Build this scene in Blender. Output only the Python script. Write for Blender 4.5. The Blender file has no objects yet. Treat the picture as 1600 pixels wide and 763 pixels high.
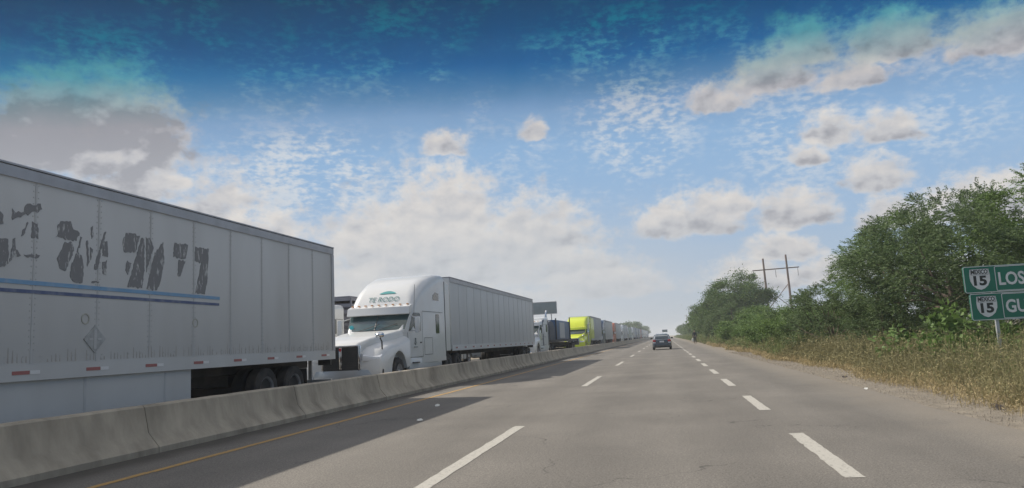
import bpy, bmesh, math, random
import numpy as np
from mathutils import Vector, Matrix

scn = bpy.context.scene
COL = scn.collection
R = math.radians
# ------------------------------------------------------------------ camera
# world frame: +Y runs along the road, X is to the right, Z up; eye 1.28 m over the lane
F_PX, W_PX = 1180.0, 1600.0
yv = Vector((239.0, -142.5, -F_PX)).normalized()          # road direction seen by the camera
tr = math.tan(R(2.8))                                      # phone held 2.8 degrees off level
zv = Vector((-tr, 1.0, (239.0 * -tr - 142.5) / F_PX)).normalized()
xv = yv.cross(zv).normalized()
zv = xv.cross(yv).normalized()
rot = Matrix((xv, yv, zv))
cam_d = bpy.data.cameras.new('camera')
cam_d.sensor_fit = 'HORIZONTAL'; cam_d.sensor_width = 36.0
cam_d.lens = 36.0 * F_PX / W_PX
cam_d.clip_start = 0.05; cam_d.clip_end = 8000
cam = bpy.data.objects.new('camera', cam_d); COL.objects.link(cam)
cam.matrix_world = Matrix.Translation((0, 0, 1.28)) @ rot.to_4x4()
scn.camera = cam
scn.view_settings.view_transform = 'Standard'
scn.view_settings.look = 'None'
EXP = 0.7
scn.view_settings.exposure = EXP
scn.view_settings.gamma = 1.0
scn.cycles.volume_bounces = 1
scn.cycles.max_bounces = 8
scn.cycles.transparent_max_bounces = 16

SUN_DIR = Vector((-4.48, 0.84, 4.1)).normalized()          # towards the sun
SUN_EL = math.asin(SUN_DIR.z)

# ------------------------------------------------------------------ world
world = bpy.data.worlds.new('World'); scn.world = world; world.use_nodes = True
nt = world.node_tree; nt.nodes.clear()

class V:
    """small wrapper so node maths reads like maths"""
    def __init__(s, sock): s.s = sock
    def __add__(a, b): return M('ADD', a, b)
    def __radd__(a, b): return M('ADD', b, a)
    def __sub__(a, b): return M('SUBTRACT', a, b)
    def __rsub__(a, b): return M('SUBTRACT', b, a)
    def __mul__(a, b): return M('MULTIPLY', a, b)
    def __rmul__(a, b): return M('MULTIPLY', b, a)
    def __truediv__(a, b): return M('DIVIDE', a, b)

def put(sock, v):
    if isinstance(v, V): nt.links.new(v.s, sock)
    else: sock.default_value = v

def M(op, *a, clamp=False):
    n = nt.nodes.new('ShaderNodeMath'); n.operation = op; n.use_clamp = clamp
    for i, x in enumerate(a): put(n.inputs[i], x)
    return V(n.outputs[0])

def sstep(lo, hi, x):
    n = nt.nodes.new('ShaderNodeMapRange'); n.interpolation_type = 'SMOOTHSTEP'
    put(n.inputs['Value'], x)
    n.inputs['From Min'].default_value = lo; n.inputs['From Max'].default_value = hi
    return V(n.outputs['Result'])

def vec(x, y, z=0.0):
    n = nt.nodes.new('ShaderNodeCombineXYZ')
    for i, q in enumerate((x, y, z)): put(n.inputs[i], q)
    return V(n.outputs[0])

def wnoise(v, scale, detail=6.0, rough=0.55, dist=0.0):
    n = nt.nodes.new('ShaderNodeTexNoise'); put(n.inputs['Vector'], v)
    n.inputs['Scale'].default_value = scale; n.inputs['Detail'].default_value = detail
    n.inputs['Roughness'].default_value = rough; n.inputs['Distortion'].default_value = dist
    return V(n.outputs['Fac'])

def mixc(f, a, b):
    n = nt.nodes.new('ShaderNodeMix'); n.data_type = 'RGBA'; n.clamp_factor = True
    put(n.inputs[0], f)
    for i, c in ((6, a), (7, b)):
        if isinstance(c, V): nt.links.new(c.s, n.inputs[i])
        else: n.inputs[i].default_value = (*c, 1)
    return V(n.outputs[2])

def lin(c):
    c = c / 255.0
    return c / 12.92 if c <= 0.04045 else ((c + 0.055) / 1.055) ** 2.4

BG = 0.1
def S(r, g, b):                                            # a sky colour as the exposure shows it
    k = 1.0 / (2 ** EXP) / BG
    return (lin(r) * k, lin(g) * k, lin(b) * k)

def ramp(x, stops, lo, hi):
    n = nt.nodes.new('ShaderNodeValToRGB')
    put(n.inputs[0], (x - lo) / (hi - lo))
    cr = n.color_ramp
    while len(cr.elements) < len(stops): cr.elements.new(0.5)
    for e, (p, c) in zip(cr.elements, stops):
        e.position = (p - lo) / (hi - lo); e.color = (*c, 1)
    return V(n.outputs[0])

tc = nt.nodes.new('ShaderNodeTexCoord')
sp = nt.nodes.new('ShaderNodeSeparateXYZ'); nt.links.new(tc.outputs['Generated'], sp.inputs[0])
X, Y, Z = (V(sp.outputs[i]) for i in range(3))
u = M('ARCTAN2', X, Y) * 57.29578                          # azimuth from the road, degrees
v = M('ARCSINE', M('MINIMUM', M('MAXIMUM', Z, -0.9999), 0.9999)) * 57.29578     # elevation, degrees
p = vec(u, v)

sky = nt.nodes.new('ShaderNodeTexSky'); sky.sky_type = 'NISHITA'; sky.sun_disc = False
sky.sun_elevation = SUN_EL; sky.sun_rotation = math.atan2(SUN_DIR.x, SUN_DIR.y)
sky.air_density = 1.2; sky.dust_density = 1.6
nish = V(sky.outputs[0])

blue = ramp(v, [(-2, S(164, 176, 188)), (1, S(165, 178, 192)), (4, S(160, 183, 208)), (8, S(150, 182, 216)), (13, S(144, 179, 215)),
                (17, S(132, 170, 209)), (21, S(70, 126, 184)), (34, S(70, 126, 184))], -2, 40)

CUMULUS =  [(-40.23,13.82,6.76,6.11),(-40.11,14.9,4.2,4.76),(-36.86,14.3,3.4,4.07),(-44.29,12.29,3.31,2.22),(-37.86,11.42,4.92,2.8),(-32.5,7.11,5.71,6.31),(-29.35,6.16,4.83,4.61),(-16.83,6.79,6.74,6.98),(-15.56,9.64,4.15,4.23),(-20.88,6.92,5.91,4.78),(-9.62,6.47,6.31,4.84),(-17.46,4.89,11.14,4.34),(2.38,7.7,5.07,2.73),(4.83,8.81,3.17,1.95),(9.59,7.64,3.42,2.58),(16.1,6.93,3.09,1.93),(20.79,6.76,4.56,2.98),(23.3,6.64,3.32,2.98),(15.28,9.53,2.5,2.28),(12.63,13.0,2.16,2.18),(16.24,12.57,2.25,2.07),(9.29,17.34,3.84,2.78),(5.26,16.42,2.99,2.02),(11.34,18.85,3.22,2.96),(17.25,18.12,3.89,3.03),(23.58,17.04,4.23,2.66),(14.69,16.51,3.24,1.68),(-8.87,15.51,1.14,1.51),(-15.75,14.65,2.35,1.71),(-5.62,4.69,5.52,2.12),(8.63,5.21,3.12,1.82),(5.67,3.97,3.22,1.39),(11.92,3.58,3.89,1.55),(-15.69,6.5,3.15,1.93),(11.13,11.78,1.48,1.42),(0.12,7.69,2.35,1.52)]
CUMULUS = [q for q in CUMULUS if q[0] != -44.29]
CUMULUS += [(-41.0, 13.7, 6.6, 5.5), (-5, 3.4, 7, 1.6), (-24, 2.2, 9, 3.6), (-12, 2.0, 7, 2.4), (7, 3.2, 5, 1.5), (20, 2.5, 6, 1.7), (-50, 6, 9, 4), (32, 6, 5, 4), (-60, 14, 7, 5)]
FLECKS =  [(-26.25,13.12,8.28,3.71,0.9),(-0.94,15.72,5.54,4.89,0.8),(-10.97,8.48,4.89,2.91,0.5),(-39.82,20.75,6.46,2.23,0.5),(-25.9,21.33,7.31,3.1,0.35),(10.65,13.43,6.41,5.09,0.6),(19.69,12.83,4.58,2.67,0.6),(-2.19,22.07,6.89,2.68,0.6),(-19.76,23.95,4.47,1.55,0.5),(-28.34,10.32,3.82,1.39,0.6)]

w1 = wnoise(p, 0.42, 3.0) - 0.5
w2 = wnoise(vec(u + 37.0, v + 11.0), 0.42, 3.0) - 0.5
pu = u + w1 * 2.2
pv = v + w2 * 1.2
pw = vec(pu, pv)
field = None; tall = None
for cx, b, rx, h in CUMULUS:
    rx, h = rx * 1.14, h * 1.22
    n = nt.nodes.new('ShaderNodeVectorMath'); n.operation = 'MULTIPLY_ADD'
    put(n.inputs[0], pw); n.inputs[1].default_value = (1 / rx, 1 / h, 0); n.inputs[2].default_value = (-cx / rx, -b / h, 0)
    q = nt.nodes.new('ShaderNodeSeparateXYZ'); nt.links.new(n.outputs[0], q.inputs[0])
    dx, t = V(q.outputs[0]), V(q.outputs[1])
    t2 = M('MAXIMUM', t, t * -4.0)
    f = M('SUBTRACT', 1.0, M('SQRT', M('MULTIPLY_ADD', dx, dx, t2 * t2)))
    if cx == -41.0: f = f * 1.8
    hgt = M('MULTIPLY', t, M('MULTIPLY', f, 5.0, clamp=True))
    field = f if field is None else M('SMOOTH_MAX', field, f, 0.15)
    tall = hgt if tall is None else M('MAXIMUM', tall, hgt)
fb = wnoise(vec(u, v * 1.35), 0.62, 10.0, 0.66)
r1 = wnoise(vec(u, v * 1.35), 0.55, 4.0, 0.5)
r2 = wnoise(vec(u + 0.4, v * 1.35 - 0.8), 0.55, 4.0, 0.5)
relief = (r1 - r2)
dens = field + (fb - 0.5) * 1.5
cum = sstep(-0.02, 0.56, dens) * sstep(-0.3, 0.02, field)
lit = M('ADD', M('ADD', M('MULTIPLY', tall, 0.75), M('MULTIPLY', sstep(-34.0, -27.0, u), 0.2)), M('MULTIPLY', relief, 1.35))
lit = M('ADD', lit, M('MULTIPLY', sstep(0.7, 0.05, dens), 0.35))
# the heavy cloud on the left is thick: its underside is dull
lit = lit - M('MULTIPLY', M('MULTIPLY', sstep(-31.0, -37.5, u), 0.36), M('MULTIPLY', sstep(20.5, 14.5, v), sstep(11.6, 14.2, v)))
cloud_col = ramp(lit, [(0.0, S(162, 162, 167)), (0.34, S(196, 195, 197)), (0.7, S(216, 211, 207)), (1.2, S(232, 226, 218))], 0, 1.2)
# thin fleecy patches
fm = None
for cx, cy, rx, ry, s in FLECKS:
    n = nt.nodes.new('ShaderNodeVectorMath'); n.operation = 'MULTIPLY_ADD'
    put(n.inputs[0], pw); n.inputs[1].default_value = (1 / rx, 1 / ry, 0); n.inputs[2].default_value = (-cx / rx, -cy / ry, 0)
    l = nt.nodes.new('ShaderNodeVectorMath'); l.operation = 'LENGTH'; nt.links.new(n.outputs[0], l.inputs[0])
    f = M('MULTIPLY', sstep(1.25, 0.35, V(l.outputs['Value'])), s)
    fm = f if fm is None else M('MAXIMUM', fm, f)
fm = M('MAXIMUM', fm, M('MULTIPLY', M('MULTIPLY', sstep(0.42, 0.62, wnoise(vec(u, v * 1.6), 0.16, 3.0)), sstep(7.0, 11.0, v)), 0.45))
fn = wnoise(vec(u * 0.72, v * 1.5), 1.75, 4.0, 0.58) + (wnoise(vec(u, v * 1.3), 0.3, 3.0) - 0.5) * 0.7
fl = M('MULTIPLY', M('MULTIPLY', sstep(0.44, 0.76, M('ADD', fn, M('MULTIPLY', fm, 0.08))), fm), 1.05)
veil = M('MULTIPLY', M('MULTIPLY', wnoise(vec(u * 0.35, v), 0.35, 5.0, 0.6), sstep(14.0, 3.0, v)), 0.62)
c = mixc(veil, blue, S(190, 198, 206))
c = mixc(fl, c, S(205, 212, 220))
c = mixc(M('MULTIPLY', cum, 0.93), c, cloud_col)
# pale air low in the sky, thickest beyond the trucks
pn_ = nt.nodes.new('ShaderNodeVectorMath'); pn_.operation = 'MULTIPLY_ADD'
put(pn_.inputs[0], pw); pn_.inputs[1].default_value = (1 / 26, 1 / 9.5, 0); pn_.inputs[2].default_value = (13 / 26, -2.0 / 9.5, 0)
pl_ = nt.nodes.new('ShaderNodeVectorMath'); pl_.operation = 'LENGTH'; nt.links.new(pn_.outputs[0], pl_.inputs[0])
c = mixc(M('MULTIPLY', sstep(1.1, 0.2, V(pl_.outputs['Value'])), 0.68), c, S(194, 200, 206))
# windscreen tint band, its shade put into the sky colour, from 16 degrees up
vt = v + (w1 * 1.2) + M('MULTIPLY', M('MULTIPLY', u + 8.0, u + 8.0), M('ADD', 0.0004, M('MULTIPLY', sstep(5.0, -20.0, u), 0.0015)))
tint = ramp(vt, [(14.8, (1, 1, 1)), (17.4, (0.86, 0.85, 0.86)), (18.8, (0.54, 0.67, 0.70)), (20.8, (0.13, 0.50, 0.60)), (23.2, (0.0, 0.31, 0.39)),
                 (27.5, (0.0, 0.145, 0.165)), (34.0, (0.5, 0.62, 0.7))], 12, 36)
n = nt.nodes.new('ShaderNodeMix'); n.data_type = 'RGBA'; n.blend_type = 'MULTIPLY'; n.inputs[0].default_value = 1
nt.links.new(c.s, n.inputs[6]); nt.links.new(tint.s, n.inputs[7])
low = V(n.outputs[2])
# overhead, out of view: the Nishita sky, bright warm white added for fill light
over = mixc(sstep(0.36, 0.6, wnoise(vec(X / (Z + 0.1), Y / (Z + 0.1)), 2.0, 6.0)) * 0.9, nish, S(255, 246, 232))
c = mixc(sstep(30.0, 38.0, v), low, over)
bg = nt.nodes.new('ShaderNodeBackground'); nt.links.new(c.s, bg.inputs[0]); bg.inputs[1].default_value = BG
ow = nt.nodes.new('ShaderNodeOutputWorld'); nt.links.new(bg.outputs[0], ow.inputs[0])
world.cycles.sampling_method = 'MANUAL'; world.cycles.sample_map_resolution = 1024

# ------------------------------------------------------------------ sun
sd = bpy.data.lights.new('sun', 'SUN'); sd.energy = 3.0; sd.angle = R(0.6); sd.color = (1.0, 0.93, 0.82)
sun = bpy.data.objects.new('sun', sd); COL.objects.link(sun)
sun.rotation_euler = (-SUN_DIR).to_track_quat('-Z', 'Y').to_euler(); sun.location = SUN_DIR * 60

# ------------------------------------------------------------------ materials
def mat(name, col, rough=0.6, var=0.12, scale=3.0, metal=0.0, dirt=None, dirt_amt=0.0, dirt_scale=1.5, bump=0.0, bump_scale=30.0, spec=0.5, coat=0.0, stretch=(1, 1, 1), alpha_noise=None):
    m = bpy.data.materials.new(name); m.use_nodes = True
    t = m.node_tree; b = t.nodes['Principled BSDF']
    tcn = t.nodes.new('ShaderNodeTexCoord'); mp = t.nodes.new('ShaderNodeMapping')
    t.links.new(tcn.outputs['Object'], mp.inputs[0]); mp.inputs['Scale'].default_value = stretch
    n = t.nodes.new('ShaderNodeTexNoise'); n.inputs['Scale'].default_value = scale; n.inputs['Detail'].default_value = 8
    n.inputs['Roughness'].default_value = 0.65
    t.links.new(mp.outputs[0], n.inputs['Vector'])
    r = t.nodes.new('ShaderNodeMapRange'); t.links.new(n.outputs['Fac'], r.inputs[0])
    r.inputs['From Min'].default_value = 0.25; r.inputs['From Max'].default_value = 0.75
    r.inputs['To Min'].default_value = 1 - var; r.inputs['To Max'].default_value = 1 + var
    x = t.nodes.new('ShaderNodeVectorMath'); x.operation = 'SCALE'; x.inputs[0].default_value = col
    t.links.new(r.outputs[0], x.inputs['Scale'])
    out = x.outputs[0]
    if dirt:
        n2 = t.nodes.new('ShaderNodeTexNoise'); n2.inputs['Scale'].default_value = dirt_scale; n2.inputs['Detail'].default_value = 7
        t.links.new(mp.outputs[0], n2.inputs['Vector'])
        r2 = t.nodes.new('ShaderNodeMapRange'); t.links.new(n2.outputs['Fac'], r2.inputs[0])
        r2.inputs['From Min'].default_value = 0.45; r2.inputs['From Max'].default_value = 0.75; r2.inputs['To Max'].default_value = dirt_amt
        mx = t.nodes.new('ShaderNodeMix'); mx.data_type = 'RGBA'
        t.links.new(r2.outputs[0], mx.inputs[0]); t.links.new(out, mx.inputs[6]); mx.inputs[7].default_value = (*dirt, 1)
        out = mx.outputs[2]
    t.links.new(out, b.inputs['Base Color'])
    b.inputs['Roughness'].default_value = rough; b.inputs['Metallic'].default_value = metal
    b.inputs['Specular IOR Level'].default_value = spec; b.inputs['Coat Weight'].default_value = coat
    if bump:
        n3 = t.nodes.new('ShaderNodeTexNoise'); n3.inputs['Scale'].default_value = bump_scale; n3.inputs['Detail'].default_value = 5
        t.links.new(mp.outputs[0], n3.inputs['Vector'])
        bp = t.nodes.new('ShaderNodeBump'); bp.inputs['Strength'].default_value = bump; bp.inputs['Distance'].default_value = 0.02
        t.links.new(n3.outputs['Fac'], bp.inputs['Height']); t.links.new(bp.outputs[0], b.inputs['Normal'])
    return m

def leafmat(name, c1, c2, trans=0.32, rough=0.55):
    m = bpy.data.materials.new(name); m.use_nodes = True
    t = m.node_tree; b = t.nodes['Principled BSDF']
    g = t.nodes.new('ShaderNodeNewGeometry'); tcn = t.nodes.new('ShaderNodeTexCoord')
    n = t.nodes.new('ShaderNodeTexNoise'); n.inputs['Scale'].default_value = 1.1; n.inputs['Detail'].default_value = 3
    t.links.new(tcn.outputs['Object'], n.inputs['Vector'])
    a = t.nodes.new('ShaderNodeMath'); a.operation = 'MULTIPLY_ADD'; t.links.new(g.outputs['Random Per Island'], a.inputs[0]); a.inputs[1].default_value = 0.55
    s = t.nodes.new('ShaderNodeMath'); s.operation = 'MULTIPLY_ADD'; t.links.new(n.outputs['Fac'], s.inputs[0]); s.inputs[1].default_value = 1.6; s.inputs[2].default_value = -0.55
    t.links.new(s.outputs[0], a.inputs[2])
    mx = t.nodes.new('ShaderNodeMix'); mx.data_type = 'RGBA'; t.links.new(a.outputs[0], mx.inputs[0])
    mx.inputs[6].default_value = (*c1, 1); mx.inputs[7].default_value = (*c2, 1)
    t.links.new(mx.outputs[2], b.inputs['Base Color']); b.inputs['Roughness'].default_value = rough
    b.inputs['Specular IOR Level'].default_value = 0.3
    tr = t.nodes.new('ShaderNodeBsdfTranslucent'); t.links.new(mx.outputs[2], tr.inputs[0])
    ms = t.nodes.new('ShaderNodeMixShader'); ms.inputs[0].default_value = trans
    t.links.new(b.outputs[0], ms.inputs[1]); t.links.new(tr.outputs[0], ms.inputs[2])
    t.links.new(ms.outputs[0], t.nodes['Material Output'].inputs[0])
    return m

MT = {}
def mt(k): return MT[k]
MT['white'] = mat('white_paint', (0.64, 0.65, 0.65), 0.32, 0.03, 1.2, dirt=(0.55, 0.53, 0.50), dirt_amt=0.25, coat=0.3)
MT['near_trailer'] = mat('dusty_trailer_panel', (0.56, 0.565, 0.56), 0.5, 0.06, 0.8, dirt=(0.38, 0.375, 0.36), dirt_amt=0.6, dirt_scale=0.8, stretch=(1, 1.0, 0.35))
MT['trailer_white'] = mat('trailer_panel', (0.58, 0.59, 0.59), 0.5, 0.05, 0.8, dirt=(0.5, 0.5, 0.49), dirt_amt=0.45, dirt_scale=0.9, stretch=(1, 1.0, 0.35))
MT['trailer_grey'] = mat('grey_panel', (0.45, 0.47, 0.48), 0.5, 0.08, 0.8, dirt=(0.3, 0.3, 0.3), dirt_amt=0.5, dirt_scale=1.5, stretch=(1, 1, 0.4))
MT['trailer_cream'] = mat('cream_panel', (0.68, 0.66, 0.58), 0.5, 0.05, 0.8, dirt=(0.4, 0.38, 0.34), dirt_amt=0.4)
MT['trailer_green'] = mat('pale_green_panel', (0.50, 0.56, 0.48), 0.5, 0.05, 0.8, dirt=(0.4, 0.38, 0.34), dirt_amt=0.4)
MT['alu'] = mat('aluminium', (0.42, 0.42, 0.44), 0.45, 0.1, 4.0, metal=0.35, dirt=(0.25, 0.24, 0.23), dirt_amt=0.5)
MT['chrome'] = mat('chrome', (0.75, 0.76, 0.78), 0.15, 0.04, 5.0, metal=1.0)
MT['black'] = mat('black_plastic', (0.03, 0.03, 0.032), 0.5, 0.2, 5.0, dirt=(0.12, 0.11, 0.10), dirt_amt=0.4)
MT['chassis'] = mat('dirty_chassis', (0.045, 0.045, 0.045), 0.75, 0.25, 3.0, dirt=(0.14, 0.12, 0.10), dirt_amt=0.6)
MT['tyre'] = mat('tyre_rubber', (0.025, 0.025, 0.025), 0.85, 0.2, 6.0, dirt=(0.12, 0.10, 0.08), dirt_amt=0.5, dirt_scale=3)
MT['rim'] = mat('wheel_rim', (0.40, 0.40, 0.41), 0.4, 0.15, 6.0, metal=0.5, dirt=(0.12, 0.1, 0.08), dirt_amt=0.6, dirt_scale=4)
MT['windscreen_glass'] = mat('teal_tinted_windscreen', (0.045, 0.085, 0.09), 0.08, 0.3, 1.5, spec=0.9)
MT['glass'] = mat('dark_glass', (0.02, 0.035, 0.04), 0.08, 0.05, 1.0, spec=0.9)
MT['mirror_glass'] = mat('mirror_glass', (0.35, 0.38, 0.4), 0.05, 0.03, 1.0, metal=1.0)
MT['seam'] = mat('panel_seam', (0.48, 0.485, 0.485), 0.6, 0.1, 6.0)
MT['seal'] = mat('rubber_seal', (0.05, 0.05, 0.05), 0.7, 0.1, 6.0)
MT['red_tape'] = mat('red_reflective_tape', (0.36, 0.13, 0.12), 0.5, 0.1, 8.0)
MT['white_tape'] = mat('white_reflective_tape', (0.72, 0.72, 0.72), 0.4, 0.05, 8.0)
MT['amber'] = mat('amber_lens', (0.55, 0.22, 0.04), 0.3, 0.05, 8.0)
MT['red_lens'] = mat('red_lens', (0.45, 0.03, 0.03), 0.2, 0.05, 8.0)
MT['lamp_lens'] = mat('clear_lens', (0.75, 0.77, 0.8), 0.1, 0.05, 8.0, spec=0.9)
MT['stripe_light'] = mat('light_blue_vinyl', (0.17, 0.33, 0.52), 0.5, 0.1, 5.0, dirt=(0.5, 0.52, 0.54), dirt_amt=0.35, dirt_scale=6)
MT['stripe_dark'] = mat('navy_vinyl', (0.08, 0.11, 0.22), 0.5, 0.1, 5.0, dirt=(0.4, 0.42, 0.44), dirt_amt=0.35, dirt_scale=6)
MT['teal_vinyl'] = mat('teal_vinyl', (0.06, 0.30, 0.30), 0.4, 0.05, 5.0)
MT['lime'] = mat('lime_paint', (0.62, 0.70, 0.03), 0.35, 0.04, 2.0, coat=0.3)
MT['navy'] = mat('navy_paint', (0.03, 0.05, 0.11), 0.35, 0.1, 2.0, coat=0.3)
MT['blue'] = mat('blue_paint', (0.05, 0.11, 0.22), 0.45, 0.1, 2.0, dirt=(0.2, 0.2, 0.2), dirt_amt=0.3)
MT['orange'] = mat('orange_paint', (0.50, 0.14, 0.06), 0.4, 0.1, 2.0)
MT['red'] = mat('red_paint', (0.42, 0.06, 0.05), 0.4, 0.1, 2.0)
MT['silver'] = mat('silver_paint', (0.45, 0.47, 0.49), 0.35, 0.05, 2.0, metal=0.4)
MT['tarp'] = mat('grey_tarpaulin', (0.09, 0.10, 0.12), 0.8, 0.2, 2.0, bump=0.6, bump_scale=5)
MT['slats'] = mat('slatted_steel', (0.22, 0.22, 0.25), 0.6, 0.15, 3.0)
MT['car_paint'] = mat('dark_blue_grey_paint', (0.065, 0.08, 0.10), 0.25, 0.08, 2.0, coat=0.6)
MT['car_roof'] = mat('pale_car_roof', (0.24, 0.26, 0.28), 0.22, 0.08, 2.0, coat=0.6)  # roof colour paler than the body
MT['wood_pole'] = mat('weathered_pole', (0.16, 0.11, 0.085), 0.85, 0.2, 2.0, stretch=(1, 1, 0.2))
MT['galv'] = mat('galvanised_steel', (0.5, 0.51, 0.52), 0.45, 0.1, 4.0, metal=0.4)
MT['sign_green'] = mat('green_sign_sheeting', (0.012, 0.17, 0.105), 0.4, 0.06, 3.0, dirt=(0.1, 0.2, 0.16), dirt_amt=0.3)
MT['sign_white'] = mat('white_sign_sheeting', (0.74, 0.75, 0.74), 0.4, 0.04, 3.0, dirt=(0.5, 0.5, 0.47), dirt_amt=0.4, dirt_scale=5)
MT['sign_black'] = mat('black_sign_ink', (0.03, 0.035, 0.03), 0.5, 0.05, 3.0)
MT['board_back'] = mat('grey_board', (0.20, 0.25, 0.27), 0.6, 0.08, 1.0)
MT['bark'] = mat('bark', (0.13, 0.10, 0.075), 0.9, 0.25, 4.0, bump=0.6, bump_scale=14, stretch=(1, 1, 0.3))
MT['leaf_grey'] = leafmat('grey_green_leaves', (0.074, 0.122, 0.050), (0.145, 0.20, 0.082))
MT['leaf_bright'] = leafmat('bright_green_leaves', (0.095, 0.17, 0.044), (0.18, 0.26, 0.08))
MT['leaf_dark'] = leafmat('dark_green_leaves', (0.070, 0.128, 0.040), (0.145, 0.215, 0.065))
MT['weed'] = leafmat('dry_weeds', (0.19, 0.172, 0.085), (0.34, 0.31, 0.165), 0.3, 0.8)
MT['weed_green'] = leafmat('olive_weeds', (0.12, 0.16, 0.055), (0.22, 0.26, 0.10), 0.3, 0.8)
MT['straw'] = leafmat('bleached_straw', (0.34, 0.27, 0.14), (0.50, 0.41, 0.24), 0.3, 0.8)
MT['skin'] = mat('skin', (0.30, 0.18, 0.12), 0.6, 0.05, 8.0)
MT['dark_cloth'] = mat('dark_cloth', (0.025, 0.03, 0.04), 0.9, 0.2, 8.0)
MT['black_cloth'] = mat('faded_black_cloth', (0.05, 0.05, 0.055), 0.9, 0.2, 8.0)
MT['hair'] = mat('black_hair', (0.015, 0.013, 0.012), 0.7, 0.2, 20.0)
MT['scrap'] = mat('white_plastic_scrap', (0.62, 0.62, 0.58), 0.6, 0.15, 10.0)
MT['rubble'] = mat('dark_rubble', (0.06, 0.05, 0.045), 0.9, 0.2, 10.0)

# ------------------------------------------------------------------ mesh helpers
class MB:
    def __init__(s): s.v = []; s.f = []
    def add(s, vs, fs):
        o = len(s.v); s.v += [tuple(q) for q in vs]; s.f += [tuple(i + o for i in f) for f in fs]; return s
    def box(s, x0, x1, y0, y1, z0, z1):
        return s.add([(x0, y0, z0), (x1, y0, z0), (x1, y1, z0), (x0, y1, z0), (x0, y0, z1), (x1, y0, z1), (x1, y1, z1), (x0, y1, z1)],
                     [(0, 3, 2, 1), (4, 5, 6, 7), (0, 1, 5, 4), (1, 2, 6, 5), (2, 3, 7, 6), (3, 0, 4, 7)])
    def loft(s, rings, cap=True):
        n = len(rings[0]); vs = [q for r in rings for q in r]; fs = []
        for i in range(len(rings) - 1):
            for j in range(n):
                a = i * n + j; b = i * n + (j + 1) % n
                fs.append((a, b, b + n, a + n))
        if cap:
            fs.append(tuple(range(n - 1, -1, -1))); fs.append(tuple((len(rings) - 1) * n + j for j in range(n)))
        return s.add(vs, fs)
    def prism_x(s, poly, x0, x1): return s.loft([[(x0, a, b) for a, b in poly], [(x1, a, b) for a, b in poly]])
    def prism_y(s, poly, y0, y1): return s.loft([[(a, y0, b) for a, b in poly], [(a, y1, b) for a, b in poly]])
    def tube(s, pts, r, n=8):
        pts = [Vector(q) for q in pts]; rings = []
        rr = r if isinstance(r, (list, tuple)) else [r] * len(pts)
        ref = Vector((0, 0, 1))
        for i, q in enumerate(pts):
            d = (pts[min(i + 1, len(pts) - 1)] - pts[max(i - 1, 0)]).normalized()
            a = d.cross(ref)
            if a.length < 0.1: a = d.cross(Vector((1, 0, 0)))
            a.normalize(); b = d.cross(a)
            rings.append([q + a * (math.cos(2 * math.pi * k / n) * rr[i]) + b * (math.sin(2 * math.pi * k / n) * rr[i]) for k in range(n)])
        return s.loft(rings)
    def lathe_x(s, prof, n=24, c=(0, 0, 0)):                 # prof: (x, radius)
        rings = [[(c[0] + x, c[1] + math.cos(2 * math.pi * k / n) * r, c[2] + math.sin(2 * math.pi * k / n) * r) for k in range(n)] for x, r in prof]
        return s.loft(rings)
    def mesh(s, name, smooth=True, bevel=0.0, sub=0):
        me = bpy.data.meshes.new(name); me.from_pydata(s.v, [], s.f); me.update()
        bm = bmesh.new(); bm.from_mesh(me)
        bmesh.ops.recalc_face_normals(bm, faces=bm.faces)
        if bevel:
            es = [e for e in bm.edges if len(e.link_faces) == 2 and e.calc_face_angle(0) > 0.6]
            bmesh.ops.bevel(bm, geom=es, offset=bevel, segments=2, affect='EDGES', profile=0.5, clamp_overlap=True)
        bm.to_mesh(me); bm.free()
        if smooth:
            me.shade_smooth(); me.set_sharp_from_angle(angle=0.62)
        return me

def ring(y, hwb, hwt, z0, z1, r, k=5):
    """rounded-top cross-section (x,z) at length y"""
    r = min(r, hwt * 0.95, (z1 - z0) * 0.95)
    pts = [(-hwb, z0), (hwb, z0)]
    hs = hwt
    for i in range(k + 1):
        a = math.pi / 2 * i / k
        pts.append((hs - r + math.cos(a) * r, z1 - r + math.sin(a) * r))
    for i in range(k + 1):
        a = math.pi / 2 + math.pi / 2 * i / k
        pts.append((-hs + r + math.cos(a) * r, z1 - r + math.sin(a) * r))
    return [(x, y, z) for x, z in pts]

MESH = {}
def part(name, key, fn, m, parent=None, loc=(0, 0, 0), rotz=0.0, **kw):
    """one mesh object; meshes are shared by key, materials sit on the object"""
    if key is None or key not in MESH:
        r = fn()
        me = r.mesh(name, **kw) if isinstance(r, MB) else r
        if not me.materials: me.materials.append(m)
        if key is not None: MESH[key] = me
    else: me = MESH[key]
    o = bpy.data.objects.new(name, me); COL.objects.link(o)
    o.material_slots[0].link = 'OBJECT'; o.material_slots[0].material = m
    o.parent = parent; o.location = loc; o.rotation_euler = (0, 0, rotz)
    return o
def tag(o, label=None, cat=None, group=None, kind=None):
    if label: o['label'] = label
    if cat: o['category'] = cat
    if group: o['group'] = group
    if kind: o['kind'] = kind
    return o
def thing(name, label, cat, loc=(0, 0, 0), group=None, rotz=0.0):
    o = bpy.data.objects.new(name, None); COL.objects.link(o); o.location = loc; o.rotation_euler = (0, 0, rotz); o.empty_display_size = 0.3
    return tag(o, label, cat, group)
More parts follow.
